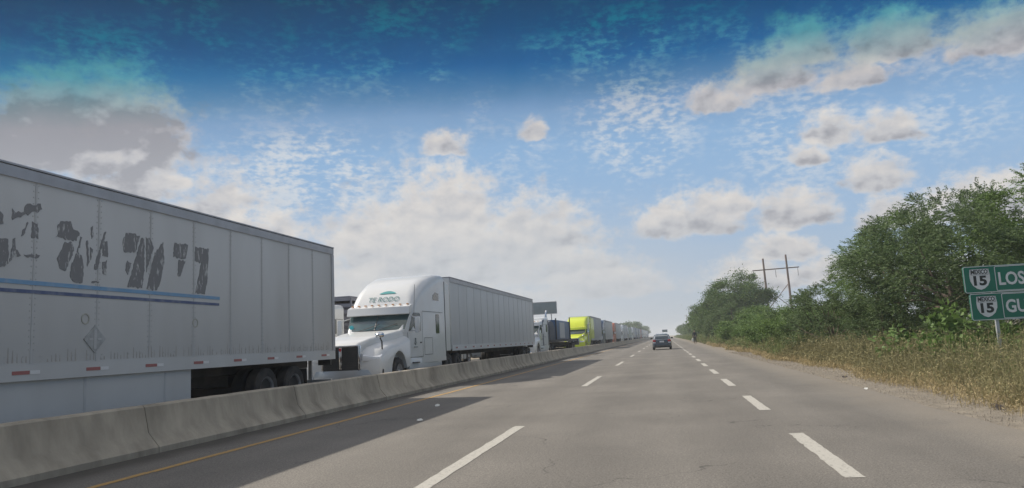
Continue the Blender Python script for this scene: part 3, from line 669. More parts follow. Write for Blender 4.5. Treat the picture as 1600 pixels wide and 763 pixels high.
def build_trailer(root, y0, ln, paint, style='box', H=4.06, skirt=False, tandem=2.6, seams=True, group_tape=True, rail=None):
    y1 = y0 + ln; hw = 1.29; zb = 1.14
    rail = rail or MT['alu']
    if style == 'box':
        box = part('trailer_box', None, lambda: MB().box(-hw, hw, y0, y1, zb, H), paint, root, bevel=.015)
        part('top_rail', None, lambda: MB().box(-hw - .022, -hw - .003, y0 + .02, y1 - .01, H - .17, H - .015).box(hw + .003, hw + .022, y0 + .02, y1 - .01, H - .17, H - .015).box(-hw - .01, hw + .01, y1 + .003, y1 + .03, H - .14, H + .004).box(-hw - .024, hw + .024, y0 - .01, y1 + .03, H + .004, H + .03), rail, box)
        part('bottom_rail', None, lambda: MB().box(-hw - .025, -hw - .003, y0 + .02, y1 - .01, zb - .06, zb + .16).box(hw + .003, hw + .025, y0 + .02, y1 - .01, zb - .06, zb + .16), rail if not seams else paint, box)
        def seam():
            mb = MB(); n = int(ln / 1.22)
            for k in range(1, n):
                yy = y0 + k * ln / n
                for s in (-1, 1):
                    mb.box(s * (hw + .0045) - .002, s * (hw + .0045) + .002, yy - .016, yy + .016, zb + .17, H - .18)
            return mb
        part('panel_seams', None, seam, MT['seam'], box)
        part('corner_post', None, lambda: MB().box(-hw - .02, -hw - .003, y1 - .14, y1 + .01, zb + .165, H - .175).box(hw + .003, hw + .02, y1 - .14, y1 + .01, zb + .165, H - .175), rail, box)
        for s in (-1, 1):
            d = part('rear_door', None, lambda: MB().box(s * .64 - .61, s * .64 + .61, y1 + .004, y1 + .045, zb + .02, H - .16), paint, root, bevel=.01)
            part('lock_rod', None, lambda: MB().tube([(s * .35, y1 + .07, zb + .03), (s * .35, y1 + .07, H - .2)], .016, 6).tube([(s * .95, y1 + .07, zb + .03), (s * .95, y1 + .07, H - .2)], .016, 6), MT['alu'], d)
        if group_tape:
            for s in (-1, 1):
                def tp(ph):
                    mb = MB(); yy = y0 + .5
                    while yy < y1 - .6:
                        a = yy + (0 if ph == 0 else .30)
                        mb.box(s * (hw + .028) - .002, s * (hw + .028) + .002, a, a + (.29 if ph == 0 else .17), zb + .03, zb + .08); yy += 1.35
                    return mb
                part('reflective_tape', None, lambda: tp(0), MT['red_tape'], box)
                part('reflective_tape', None, lambda: tp(1), MT['white_tape'], box)
    elif style == 'flat':
        part('flatbed_deck', None, lambda: MB().box(-hw, hw, y0, y1, 1.16, 1.36), MT['chassis'], root, bevel=.01)
    elif style == 'slat':
        def cage():
            mb = MB(); n = 9
            for k in range(n):
                z = 1.3 + k * (H - 1.35) / (n - 1)
                for s in (-1, 1): mb.box(s * hw - .02, s * hw + .02, y0, y1, z - .07, z + .07)
                mb.box(-hw - .02, hw + .02, y0 - .04, y0, z - .07, z + .07); mb.box(-hw - .02, hw + .02, y1, y1 + .04, z - .07, z + .07)
            for k in range(int(ln / 1.2) + 1):
                for s in (-1, 1): mb.box(s * (hw + .03) - .03, s * (hw + .03) + .03, y0 + k * 1.2, y0 + k * 1.2 + .07, 1.2, H)
            mb.box(-hw + .03, hw - .03, y0 + .05, y1 - .05, 1.15, 1.3); mb.box(-.9, .9, y0 + .3, y1 - .3, 1.31, H - .2)
            mb.box(-hw, hw, y0, y1, H + .03, H + .07)
            return mb
        part('slatted_cage', None, cage, paint, root)
    part('underframe', None, lambda: MB().box(-.55, -.45, y0 + .3, y1 - .1, .88, 1.13).box(.45, .55, y0 + .3, y1 - .1, .88, 1.13).box(-.5, .5, y1 - tandem - 1.2, y1 - .9, .62, .86).
         box(-.95, .95, y1 - tandem + .35, y1 - tandem + .5, .42, .58).box(-.95, .95, y1 - tandem - .95, y1 - tandem - .8, .42, .58), MT['chassis'], root)
    def guard():
        mb = MB().box(-1.2, 1.2, y1 - .08, y1 + .02, .45, .56)
        for s in (-1, 1): mb.box(s * .6 - .05, s * .6 + .05, y1 - .06, y1 - .01, .56, 1.14)
        return mb
    part('underride_guard', None, guard, MT['galv'], root)
    for s in (-1, 1):
        part('landing_leg', None, lambda: MB().box(s * .85 - .06, s * .85 + .06, y0 + 2.6, y0 + 2.72, .35, 1.12).box(s * .85 - .14, s * .85 + .14, y0 + 2.54, y0 + 2.78, .31, .35), MT['chassis'], root)
        wheel(root, s * .96, y1 - tandem + .42, True); wheel(root, s * .96, y1 - tandem - .88, True)
        part('lamp_housing', None, lambda: MB().box(s * 1.0 - .18, s * 1.0 + .18, y1 - .03, y1 + .02, .93, 1.08), MT['black'], root)
        part('tail_lamp', None, lambda: MB().box(s * 1.0 - .16, s * 1.0 + .16, y1 + .021, y1 + .04, .95, 1.07), MT['red_lens'], root)
        part('mudflap', None, lambda: MB().box(s * .95 - .3, s * .95 + .3, y1 - tandem + 1.05, y1 - tandem + 1.065, .2, .9), MT['black'], root)
        if skirt:
            def sk():
                mb = MB(); a, b = y0 + 3.4, y1 - 6.25
                mb.box(s * 1.24 - .015, s * 1.24 + .015, a, b, .34, 1.075)
                return mb
            k = part('side_skirt', None, sk, MT['near_trailer'], root)
            def sks():
                mb = MB()
                for yy in (y1 - 7.0, y1 - 8.9, y1 - 10.6): mb.box(s * 1.2575 - .002, s * 1.2575 + .002, yy - .025, yy + .025, .36, 1.07)
                return mb
            part('skirt_joint', None, sks, MT['seam'], k)

G = 'trucks queued on the far side of the barrier'
# 1: the nearest truck, cab out of the picture on the left
t1 = thing('semi_truck', 'nearest white box trailer with peeled dark lettering and two blue stripes', 'truck', (-9.99, -4.3, 0), G)
build_tractor(t1, MT['white'], 'tall', 't1')
T1Y = 7.2; T1L = 16.2
build_trailer(t1, T1Y, T1L, MT['near_trailer'], 'box', 4.06, skirt=True)
LETTER =  [[(8.54,3.38),(8.58,3.35),(8.6,3.22),(8.55,3.2)],[(8.73,3.45),(8.8,3.4),(8.93,3.44),(8.95,3.53),(9.21,3.6),(9.24,3.52),(8.74,3.29)],[(8.99,3.3),(9.01,3.29),(8.93,3.1),(8.89,3.08)],[(9.07,3.32),(9.17,3.29),(9.19,3.08),(9.07,3.08)],[(8.41,2.99),(8.68,3.02),(8.7,2.68),(8.57,2.62),(8.43,2.64)],[(8.76,3.03),(8.8,3.05),(8.81,2.89),(8.9,2.81),(8.81,2.8),(8.72,2.71)],[(8.95,2.83),(9.09,2.85),(9.23,2.85),(9.2,2.81),(8.98,2.81)],[(9.59,3.4),(9.78,3.43),(9.84,3.31),(9.97,3.27),(9.91,3.14),(9.5,3.15),(9.55,3.21),(9.53,3.31)],[(9.68,3.1),(9.82,3.11),(9.86,3.03),(9.84,2.91),(9.7,2.66),(9.6,2.69),(9.54,2.83)],[(9.94,2.99),(10.02,2.93),(10.07,2.74),(10.05,2.51),(9.86,2.52),(9.8,2.59),(9.82,2.76)],[(9.99,3.22),(10.02,3.21),(9.95,2.99),(9.92,2.97)],[(10.2,3.39),(10.24,3.42),(10.27,3.26),(10.22,3.21)],[(10.11,3.17),(10.14,3.18),(10.19,2.85),(10.14,2.77)],[(10.19,3.08),(10.25,3.05),(10.23,2.93),(10.21,2.87)],[(10.5,3.36),(10.53,3.37),(10.36,2.75),(10.29,2.74),(10.32,2.88)],[(10.47,3.22),(10.56,3.22),(10.58,2.96),(10.46,2.97)],[(10.46,2.87),(10.56,2.91),(10.55,2.67),(10.48,2.68)],[(10.25,2.55),(10.41,2.55),(10.38,2.52),(10.24,2.52)],[(10.99,3.41),(11.34,3.41),(11.23,3.11),(10.96,3.08),(10.92,3.26)],[(11.04,2.95),(11.14,2.91),(11.05,2.71),(10.99,2.79)],[(11.37,3.37),(11.45,3.35),(11.46,2.8),(11.41,2.51),(11.05,2.51)],[(11.49,3.4),(11.6,3.4),(11.7,3.24),(11.58,2.98),(11.52,2.79)],[(11.95,3.37),(11.99,3.02),(11.87,2.61),(11.8,2.5),(11.53,2.5),(11.73,3.16)],[(12.28,3.4),(12.68,3.41),(12.61,3.14),(12.24,3.13)],[(12.4,3.09),(12.6,3.09),(12.45,2.79),(12.38,2.8)],[(12.91,3.4),(13.35,3.4),(13.32,3.08),(13.3,2.76),(13.22,2.5),(12.92,2.51),(13.1,3.09),(12.89,3.13)]]
def ragged(polys, x, th, dy, j=.022):
    rnd = random.Random(5); mb = MB()
    for p_ in polys:
        q = []
        for (a, b), (c_, d) in zip(p_, p_[1:] + p_[:1]):
            L_ = math.hypot(c_ - a, d - b); n = max(1, int(L_ / .035))
            for i in range(n):
                t = i / n; jj = j if i else 0
                # vertical edges tear most, as old vinyl does
                q.append((a + (c_ - a) * t + rnd.uniform(-jj, jj) * .5 + dy, b + (d - b) * t + rnd.uniform(-jj, jj)))
        mb.loft([[(x, a, b) for a, b in q], [(x + th, a, b) for a, b in q]])
    return mb
def flaked(name, col, under):
    m = bpy.data.materials.new(name); m.use_nodes = True; t = m.node_tree; b = t.nodes['Principled BSDF']
    tcn = t.nodes.new('ShaderNodeTexCoord'); mp = t.nodes.new('ShaderNodeMapping'); t.links.new(tcn.outputs['Object'], mp.inputs[0]); mp.inputs['Scale'].default_value = (1, 1.6, .55)
    n = t.nodes.new('ShaderNodeTexNoise'); n.inputs['Scale'].default_value = 7; n.inputs['Detail'].default_value = 9; n.inputs['Roughness'].default_value = .72
    t.links.new(mp.outputs[0], n.inputs['Vector'])
    r = t.nodes.new('ShaderNodeMapRange'); t.links.new(n.outputs['Fac'], r.inputs[0]); r.inputs['From Min'].default_value = .56; r.inputs['From Max'].default_value = .60
    mx = t.nodes.new('ShaderNodeMix'); mx.data_type = 'RGBA'; t.links.new(r.outputs[0], mx.inputs[0]); mx.inputs[6].default_value = (*col, 1); mx.inputs[7].default_value = (*under, 1)
    t.links.new(mx.outputs[2], b.inputs['Base Color']); b.inputs['Roughness'].default_value = .7
    return m
part('peeled_lettering', None, lambda: ragged(LETTER, 1.291, .006, 4.3), flaked('peeling_vinyl', (.21, .21, .215), (.48, .485, .48)), t1, smooth=False)
part('stripe', None, lambda: MB().box(1.291, 1.299, 7.8, 18.02, 2.415, 2.475), MT['stripe_light'], t1)
part('stripe', None, lambda: MB().box(1.291, 1.299, 7.8, 18.00, 2.295, 2.345), MT['stripe_dark'], t1)
def circ(y, z, r):
    mb = MB()
    for a, b in ((r, r * .78),):
        o1 = [(1.291, y + math.cos(t) * a, z + math.sin(t) * a) for t in [k * math.pi / 12 for k in range(24)]]
        rings = []
        for k in range(25):
            t = k * math.pi / 12
            rings.append([(1.291, y + math.cos(t) * a, z + math.sin(t) * a), (1.30, y + math.cos(t) * a, z + math.sin(t) * a), (1.30, y + math.cos(t) * b, z + math.sin(t) * b), (1.291, y + math.cos(t) * b, z + math.sin(t) * b)])
        mb.loft(rings, cap=False)
    return mb
MT['ring'] = mat('faded_ring_mark', (.42, .41, .36), .6, .15, 9.)
part('round_mark', None, lambda: circ(14.43, 1.96, .085), MT['ring'], t1)
part('round_mark', None, lambda: circ(17.22, 1.94, .085), MT['ring'], t1)
pl = part('placard_holder', None, lambda: MB().prism_x([(14.63 - .23, 1.65), (14.63, 1.65 - .21), (14.63 + .23, 1.65), (14.63, 1.65 + .21)], 1.291, 1.306), mat('placard_metal', (.40, .41, .41), .5, .15, 7., dirt=(.22, .22, .21), dirt_amt=.6, dirt_scale=9), t1)
part('placard_clip', None, lambda: MB().box(1.306, 1.312, 14.60, 14.66, 1.5, 1.8).box(1.306, 1.312, 14.5, 14.59, 1.635, 1.665).box(1.306, 1.312, 14.67, 14.76, 1.635, 1.665), MT['seam'], pl)
def rivets():
    mb = MB(); y = 7.6
    while y < 23.3:
        for dz in (.20, .27):
            mb.box(1.291, 1.296, y - .011, y + .011, 1.14 + dz - .011, 1.14 + dz + .011)
        y += .3
    for k in range(1, 13):
        yy = T1Y + k * T1L / 13
        z = 1.5
        while z < 3.85:
            mb.box(1.291, 1.2965, yy - .052, yy - .036, z, z + .016); mb.box(1.291, 1.2965, yy + .036, yy + .052, z, z + .016); z += .09
    return mb
part('rivets', None, rivets, MT['seam'], t1, smooth=False)
def streaks():
    rnd = random.Random(3); mb = MB(); y = 7.5
    while y < 23.2:
        if rnd.random() < .75:
            h = rnd.uniform(.04, .22); w = rnd.uniform(.006, .016)
            mb.add([(1.2925, y - w, 1.33), (1.2925, y + w, 1.33), (1.2925, y + w * .4, 1.33 + h), (1.2925, y - w * .4, 1.33 + h)], [(0, 1, 2, 3)])
        y += .075
    return mb
part('rust_streaks', None, streaks, mat('rust_streaks', (.40, .38, .36), .8, .2, 9.), t1, smooth=False)

# 2: white truck with the tall roof
t2 = thing('semi_truck', 'white high roof truck facing us with teal lettering above its windscreen', 'truck', (-9.4, 21.05, 0), G)
build_tractor(t2, MT['white'], 'tall', 't2')
build_trailer(t2, 7.40, 19.05, MT['trailer_white'], 'box', 3.93, rail=MT['alu'])
def on_roof(me, x0, z0, y0=3.36):
    """lay flat lettering (x, y) onto the curved roof front"""
    rings = CAB['tall']
    for q in me.vertices:
        zz = z0 + q.co.y; k = q.co.z
        for a, b in zip(rings, rings[1:]):
            if a[3] <= zz <= b[3]:
                t = (zz - a[3]) / (b[3] - a[3]); yy = a[0] + (b[0] - a[0]) * t; break
        q.co = Vector((x0 + q.co.x, yy - .012 - k * .2, zz + .012))
    return me
part('roof_lettering', None, lambda: on_roof(text_mesh('TE RODO', .235, .003, 1.10, 0.12, .001), -.54, 2.88), mat('teal_grey_vinyl', (.12, .24, .24), .4, .15, 9., dirt=(.5, .55, .55), dirt_amt=.3, dirt_scale=5), t2)
def swoosh():
    me = bpy.data.meshes.new('roof_emblem'); n = 14; vs = []
    for k in range(n + 1):
        t = k / n; vs.append((t * .62, .04 * math.sin(t * 3.1) + .055 * math.sin(math.pi * t) ** .7, .004)); 
    for k in range(n, -1, -1):
        t = k / n; vs.append((t * .62, .04 * math.sin(t * 3.1) - .045 * math.sin(math.pi * t) ** .7, .004))
    fs = [(k, k + 1, 2 * n - k, 2 * n + 1 - k) for k in range(n)]
    me.from_pydata(vs, [], fs); return on_roof(me, -.22, 3.16)
part('roof_emblem', None, swoosh, MT['teal_vinyl'], t2)
part('roof_antenna', None, lambda: MB().tube([(1.16, 3.35, 2.3), (1.2, 3.4, 3.4)], .008, 5), MT['black'], t2)
part('door_emblem', None, lambda: MB().prism_x([(3.45, 1.42), (3.52, 1.36), (3.62, 1.44), (3.56, 1.50), (3.58, 1.58), (3.50, 1.60), (3.50, 1.50)], 1.125, 1.155).box(1.13, 1.158, 3.36, 3.70, 1.28, 1.31), mat('door_emblem_grey', (.25, .28, .28), .5, .1, 5.), t2)
part('windscreen_sticker', None, lambda: MB().prism_y([(-.86 + .075 * math.cos(t), 2.03 + .075 * math.sin(t)) for t in [k * math.pi / 8 for k in range(16)]], 2.83, 2.85), mat('cyan_sticker', (.10, .55, .60), .4, .1, 9.), t2)

# 3: older long-nosed truck with a low covered load, a blue container behind the cab
t3 = thing('semi_truck', 'older white truck with tall chrome exhaust stacks in front of the blue container', 'truck', (-10.0, 51.5, 0), G)
build_tractor(t3, MT['white'], 'low', 't3', stacks=True)
build_trailer(t3, 7.2, 17.5, MT['chassis'], 'flat')
ld = part('covered_load', None, lambda: MB().loft([[(-1.2, 0, 0), (1.2, 0, 0), (1.22, 0, 1.0), (1.1, 0, 1.35), (.4, 0, 1.5), (-.4, 0, 1.52), (-1.1, 0, 1.35), (-1.22, 0, 1.0)],
    [(-1.2, 1.2, 0), (1.2, 1.2, 0), (1.24, 1.2, 1.1), (1.1, 1.2, 1.5), (.4, 1.2, 1.62), (-.4, 1.2, 1.6), (-1.1, 1.2, 1.45), (-1.22, 1.2, 1.0)],
    [(-1.2, 2.5, 0), (1.2, 2.5, 0), (1.22, 2.5, 1.0), (1.1, 2.5, 1.4), (.4, 2.5, 1.5), (-.4, 2.5, 1.55), (-1.1, 2.5, 1.4), (-1.22, 2.5, 1.0)]]), MT['tarp'], None, (-10.0, 59.0, 1.362), smooth=True)
tag(ld, 'dark grey covered load on the flatbed behind the exhaust stacks', 'cargo load')
ct = thing('shipping_container', 'dark blue container with a pale upright panel on the flatbed', 'container', (-10.0, 62.0, 1.362))
part('container_body', None, lambda: MB().box(-1.22, 1.22, 0, 9.4, 0, 1.62), MT['blue'], ct, bevel=.03)
part('pale_panel', None, lambda: MB().box(1.223, 1.25, 2.4, 5.6, .12, 1.45), MT['trailer_grey'], ct)
part('corner_column', None, lambda: MB().box(1.223, 1.30, 9.2, 9.42, -.1, 2.0).box(1.223, 1.30, -.02, .2, -.1, 1.75), MT['black'], ct)

# 4: lime truck
t4 = thing('semi_truck', 'lime yellow high roof truck in the queue', 'truck', (-10.0, 84.5, 0), G)
build_tractor(t4, MT['lime'], 'tall', 't4')
part('side_panel', None, lambda: side_panel(CAB['tall'], rrect(4.3, 5.2, .95, 3.0, .08), 1, .010, .02), MT['trailer_grey'], t4)
build_trailer(t4, 7.5, 15.5, MT['trailer_grey'], 'box', 4.0, seams=True)
part('front_wrap', None, lambda: MB().box(1.292, 1.3, 7.55, 11.5, 1.32, 3.8).box(-1.28, 1.28, 7.47, 7.49, 1.32, 3.9), MT['lime'], t4)
# the rest of the queue
queue = [(108.0, 'navy', 'tall', 'trailer_white', 'dark navy truck with a white box trailer behind the lime one'),
         (133.5, 'orange', 'tall', 'trailer_white', 'orange truck with a pale box trailer in the queue'),
         (158.5, 'white', 'tall', 'trailer_white', 'white cab with dark windscreen, behind the orange truck'),
         (184.0, 'silver', 'low', 'trailer_green', 'grey truck pulling a pale green trailer in the queue'),
         (209.0, 'white', 'tall', 'trailer_white', 'white truck just beyond the pale green trailer'),
         (235.0, 'blue', 'tall', 'trailer_grey', 'blue truck with a grey trailer far down the queue'),
         (261.0, 'navy', 'tall', 'trailer_grey', 'dark truck just in front of the small red one'),
         (288.0, 'red', 'tall', 'trailer_grey', 'small red truck far down the queue'),
         (314.0, 'white', 'tall', 'trailer_cream', 'far white truck with cream trailer behind the red one'),
         (342.0, 'white', 'tall', 'trailer_cream', 'farther white truck, second behind the small red one'),
         (370.0, 'white', 'tall', 'trailer_white', 'bright white truck near the far end of the queue'),
         (398.0, 'navy', 'tall', 'trailer_grey', 'dark truck at the far end of the queue')]
for yq, cc, st, tcx, lb in queue:
    q = thing('semi_truck', lb, 'truck', (-10.0 + (0.05 if cc == 'white' else -.05), yq, 0), G)
    build_tractor(q, MT[cc], st, cc, stacks=(st == 'low'))
    build_trailer(q, 7.3, 16.4, MT[tcx], 'box', 3.95 if st == 'tall' else 3.8, seams=yq < 200, group_tape=False)
# far lane: white truck with a grey slatted trailer, seen in the gap before the white high roof truck
t5 = thing('semi_truck', 'white truck with grey slatted trailer glimpsed in the gap on the farther lane', 'truck', (-13.75, 21.9, 0), 'trucks on the farther lane')
build_tractor(t5, MT['white'], 'low', 't5')
build_trailer(t5, 7.0, 14.5, MT['slats'], 'slat', 3.42)
t6 = thing('semi_truck', 'grey trailer on the farther lane seen past the back of the white high roof truck', 'truck', (-13.8, 46.5, 0), 'trucks on the farther lane')
build_tractor(t6, MT['silver'], 'low', 't6')
build_trailer(t6, 7.0, 15.5, MT['trailer_grey'], 'box', 3.3)
part('sleeper_panel', None, lambda: side_panel(CAB['low'], rrect(4.25, 6.4, .95, 2.85, .08), 1, .012, .02), MT['navy'], t3)

# ------------------------------------------------------------------ car ahead
car = thing('sedan_car', 'dark blue grey sedan driving ahead in our lane', 'car', (-0.32, 69.5, 0))
def carbody():
    def rg(y, hw, z0, z1, hs):
        return [(-hw * .93, y, z0), (hw * .93, y, z0), (hw, y, z0 + .2), (hw, y, z1 - .22), (hs, y, z1), (-hs, y, z1), (-hw, y, z1 - .22), (-hw, y, z0 + .2)]
    return MB().loft([rg(0.0, .76, .34, .88, .66), rg(.08, .80, .24, .96, .70), (rg(.35, .83, .2, .99, .72)), rg(1.1, .85, .18, .97, .76), rg(2.6, .85, .18, .95, .76), rg(3.2, .84, .18, .92, .74), rg(3.9, .79, .22, .78, .66), rg(4.15, .70, .3, .62, .55)])
body = part('body', None, carbody, MT['car_paint'], car, bevel=.03)
def roof():
    def rg(y, hb, ht, z0, z1):
        return [(-hb, y, z0), (hb, y, z0), ((hb + ht) / 2 + .03, y, z0 + (z1 - z0) * .55), (ht, y, z1 - .05), (ht - .12, y, z1), (-ht + .12, y, z1), (-ht, y, z1 - .05), (-(hb + ht) / 2 - .03, y, z0 + (z1 - z0) * .55)]
    return MB().loft([rg(.25, .73, .68, .93, .99), rg(.55, .74, .60, .93, 1.28), rg(.85, .75, .56, .93, 1.40), rg(1.6, .76, .56, .93, 1.44), rg(2.3, .76, .56, .93, 1.40), rg(2.75, .75, .62, .93, 1.2), rg(3.2, .74, .7, .9, .95)])
part('roof', None, roof, MT['car_roof'], car)
part('rear_window', None, lambda: MB().loft([[(-.60, .29, 1.02), (.60, .29, 1.02), (.50, .71, 1.345), (-.50, .71, 1.345)], [(-.60, .24, 1.03), (.60, .24, 1.03), (.50, .67, 1.36), (-.50, .67, 1.36)]]), MT['glass'], car)
for s in (-1, 1):
    part('side_window', None, lambda: MB().loft([[(s * .76, .75, .99), (s * .76, 2.9, .97), (s * .60, 2.35, 1.34), (s * .60, .95, 1.34)], [(s * .80, .75, .99), (s * .80, 2.9, .97), (s * .64, 2.35, 1.34), (s * .64, .95, 1.34)]]), MT['glass'], car)
    part('taillight', None, lambda: MB().box(s * .66 - .13, s * .66 + .13, -.03, .2, .70, .90), MT['red_lens'], car, bevel=.03)
    part('reversing_lamp', None, lambda: MB().box(s * .66 - .12, s * .66 + .12, -.032, .1, .60, .695), MT['lamp_lens'], car, bevel=.02)
    part('door_mirror', None, lambda: MB().box(s * .93 - .09, s * .93 + .09, 2.35, 2.5, .96, 1.10), MT['black'], car, bevel=.03)
    for y in (.72, 3.3):
        w = part('wheel', None, lambda: MB().lathe_x([(-.1, .2), (-.1, .28), (-.07, .31), (.07, .31), (.1, .28), (.1, .2)], 22), MT['tyre'], car, (s * .745, y, .31))
        part('rim', None, lambda: MB().lathe_x([(s * .06, .20), (s * .105, .20), (s * .08, .14), (s * .1, .05)], 18), MT['rim'], w)
part('bumper', None, lambda: MB().box(-.76, .76, -.07, .12, .34, .56), MT['car_paint'], car, bevel=.04)
part('number_plate', None, lambda: MB().box(-.2, .2, -.04, -.02, .66, .80), MT['sign_white'], car)

# ------------------------------------------------------------------ person walking on the shoulder
def skin_mesh(name, joints, edges, levels=2):
    me = bpy.data.meshes.new(name); me.from_pydata([j[0] for j in joints], edges, [])
    o = bpy.data.objects.new('tmp', me); COL.objects.link(o)
    m_ = o.modifiers.new('skin', 'SKIN')
    sv = me.skin_vertices[0].data
    for i, j in enumerate(joints): sv[i].radius = j[1] if isinstance(j[1], tuple) else (j[1], j[1])
    sv[0].use_root = True
    ss = o.modifiers.new('s', 'SUBSURF'); ss.levels = levels; ss.render_levels = levels
    r = bpy.data.meshes.new_from_object(o.evaluated_get(bpy.context.evaluated_depsgraph_get()))
    bpy.data.objects.remove(o); r.materials.clear(); r.shade_smooth(); return r
pr = thing('person', 'person in dark clothes walking along the gravel shoulder', 'person', (3.75, 101.0, 0))
J = [((0, 0, .95), (.15, .11)), ((0, .01, 1.12), (.13, .10)), ((0, .02, 1.36), (.17, .11)), ((0, .02, 1.47), (.07, .06)), ((0, .0, 1.53), (.05, .05)), ((0, -.01, 1.60), (.075, .09)), ((0, -.01, 1.70), (.07, .085)),
     ((-.19, .02, 1.42), .055), ((-.25, .0, 1.16), .042), ((-.27, -.08, .92), .03), ((-.27, -.10, .84), (.018, .035)),
     ((.19, .02, 1.42), .055), ((.24, .05, 1.15), .042), ((.26, .02, .90), .03), ((.26, .0, .82), (.018, .035)),
     ((-.09, .0, .88), .09), ((-.11, -.10, .50), .06), ((-.11, -.02, .10), .04), ((-.11, -.15, .04), .035),
     ((.09, .0, .88), .09), ((.11, .08, .50), .06), ((.11, .26, .12), .04), ((.11, .16, .05), .035)]
Eg = [(0, 1), (1, 2), (2, 3), (3, 4), (4, 5), (5, 6), (2, 7), (7, 8), (8, 9), (9, 10), (2, 11), (11, 12), (12, 13), (13, 14), (0, 15), (15, 16), (16, 17), (17, 18), (0, 19), (19, 20), (20, 21), (21, 22)]
nb = len(J)
for hs, (hx, hy, hz), w in ((-1, (-.27, -.10, .84), 10), (1, (.26, .0, .82), 14)):
    for k, (dy, L_) in enumerate(((-.03, .07), (-.01, .08), (.01, .078), (.03, .06))):
        a = len(J); J.append(((hx, hy + dy, hz - .04), .009)); J.append(((hx - hs * .01, hy + dy - .01, hz - .04 - L_), .008)); Eg += [(w, a), (a, a + 1)]
    a = len(J); J.append(((hx - hs * .03, hy - .035, hz - .02), .010)); J.append(((hx - hs * .035, hy - .05, hz - .06), .009)); Eg += [(w, a), (a, a + 1)]
part('body', None, lambda: skin_mesh('body', J, Eg), MT['skin'], pr)
def sub(idx, gr):
    idm = {v_: i for i, v_ in enumerate(idx)}
    return [(J[i][0], tuple(q + gr for q in (J[i][1] if isinstance(J[i][1], tuple) else (J[i][1],) * 2))) for i in idx], [(idm[a], idm[b]) for a, b in Eg if a in idm and b in idm]
part('shirt', None, lambda: skin_mesh('shirt', *sub([0, 1, 2, 3, 7, 8, 9, 11, 12, 13], .02)), MT['dark_cloth'], pr)
part('trousers', None, lambda: skin_mesh('trousers', *sub([0, 15, 16, 17, 19, 20, 21], .022)), MT['black_cloth'], pr)
for i, k in ((17, 18), (21, 22)):
    part('shoe', None, lambda: skin_mesh('shoe', [((J[i][0][0], J[i][0][1] + .03, .05), .05), ((J[k][0][0], J[k][0][1], .045), (.05, .045))], [(0, 1)]), MT['black'], pr)
part('hair', None, lambda: skin_mesh('hair', [((0, .02, 1.66), (.085, .095)), ((0, .01, 1.735), (.07, .08))], [(0, 1)]), MT['hair'], pr)
for s in (-1, 1): part('ear', None, lambda: MB().loft([[(s * .075 + s * d, -.01 + math.cos(t) * .02 * f_, 1.63 + math.sin(t) * .035 * f_) for t in [k * math.pi / 4 for k in range(8)]] for d, f_ in ((0, 1), (.02, .7))]), MT['skin'], pr)
bag = part('carrier_bag', None, lambda: MB().loft([[(math.cos(t) * a, math.sin(t) * a * .6, z) for t in [k * math.pi / 6 for k in range(12)]] for a, z in ((.03, .44), (.10, .42), (.14, .28), (.13, .10), (.05, .0))][::-1]).tube([(0, 0, .42), (0, -.02, .50)], .02, 6), MT['scrap'], None, (3.48, 100.88, .27))
tag(bag, 'white bag hanging from the hand of the walking person', 'bag')

# ------------------------------------------------------------------ direction sign
sg = thing('direction_sign', 'green two row road sign with white shields numbered 15', 'sign', (0, 0, 0))
for x in (7.40, 9.60):
    part('post', None, lambda: MB().box(x - .035, x + .035, 19.03, 19.09, -.05, 2.42), MT['galv'], sg, bevel=.006)
sx0 = 6.80
def rr(x0, x1, z0, z1, r, k=4):
    o = []
    for cx, cz, a0 in ((x1 - r, z1 - r, 0), (x0 + r, z1 - r, 90), (x0 + r, z0 + r, 180), (x1 - r, z0 + r, 270)):
        for i in range(k + 1):
            a = R(a0 + 90 * i / k); o.append((cx + math.cos(a) * r, cz + math.sin(a) * r))
    return o
def frame(x0, x1, z0, z1, w, r, y):
    a = rr(x0, x1, z0, z1, r); b = rr(x0 + w, x1 - w, z0 + w, z1 - w, max(r - w, .005)); n = len(a); mb = MB()
    vs = [(p_[0], y, p_[1]) for p_ in a + b]; vs += [(p_[0], y + .002, p_[1]) for p_ in a + b]
    fs = []
    for i in range(n):
        j = (i + 1) % n
        fs += [(i, j, n + j, n + i), (2 * n + i, 3 * n + i, 3 * n + j, 2 * n + j), (i, 2 * n + i, 2 * n + j, j), (n + i, n + j, 3 * n + j, 3 * n + i)]
    return mb.add(vs, fs)
SH = [(-.175, .19), (.175, .19), (.19, .06), (.185, -.04), (.14, -.14), (.07, -.20), (0, -.225), (-.07, -.20), (-.14, -.14), (-.185, -.04), (-.19, .06)]
def txt_on(parent, body, size, x, z, y, m, sq=1.0, bold=0.0, center=False):
    me = text_mesh(body, size, .001, sq, 0, bold)
    w = me['w']
    for q in me.vertices: q.co = Vector((x + q.co.x - (w / 2 if center else 0), y - q.co.z, z + q.co.y))
    return part('lettering', None, lambda: me, m, parent)
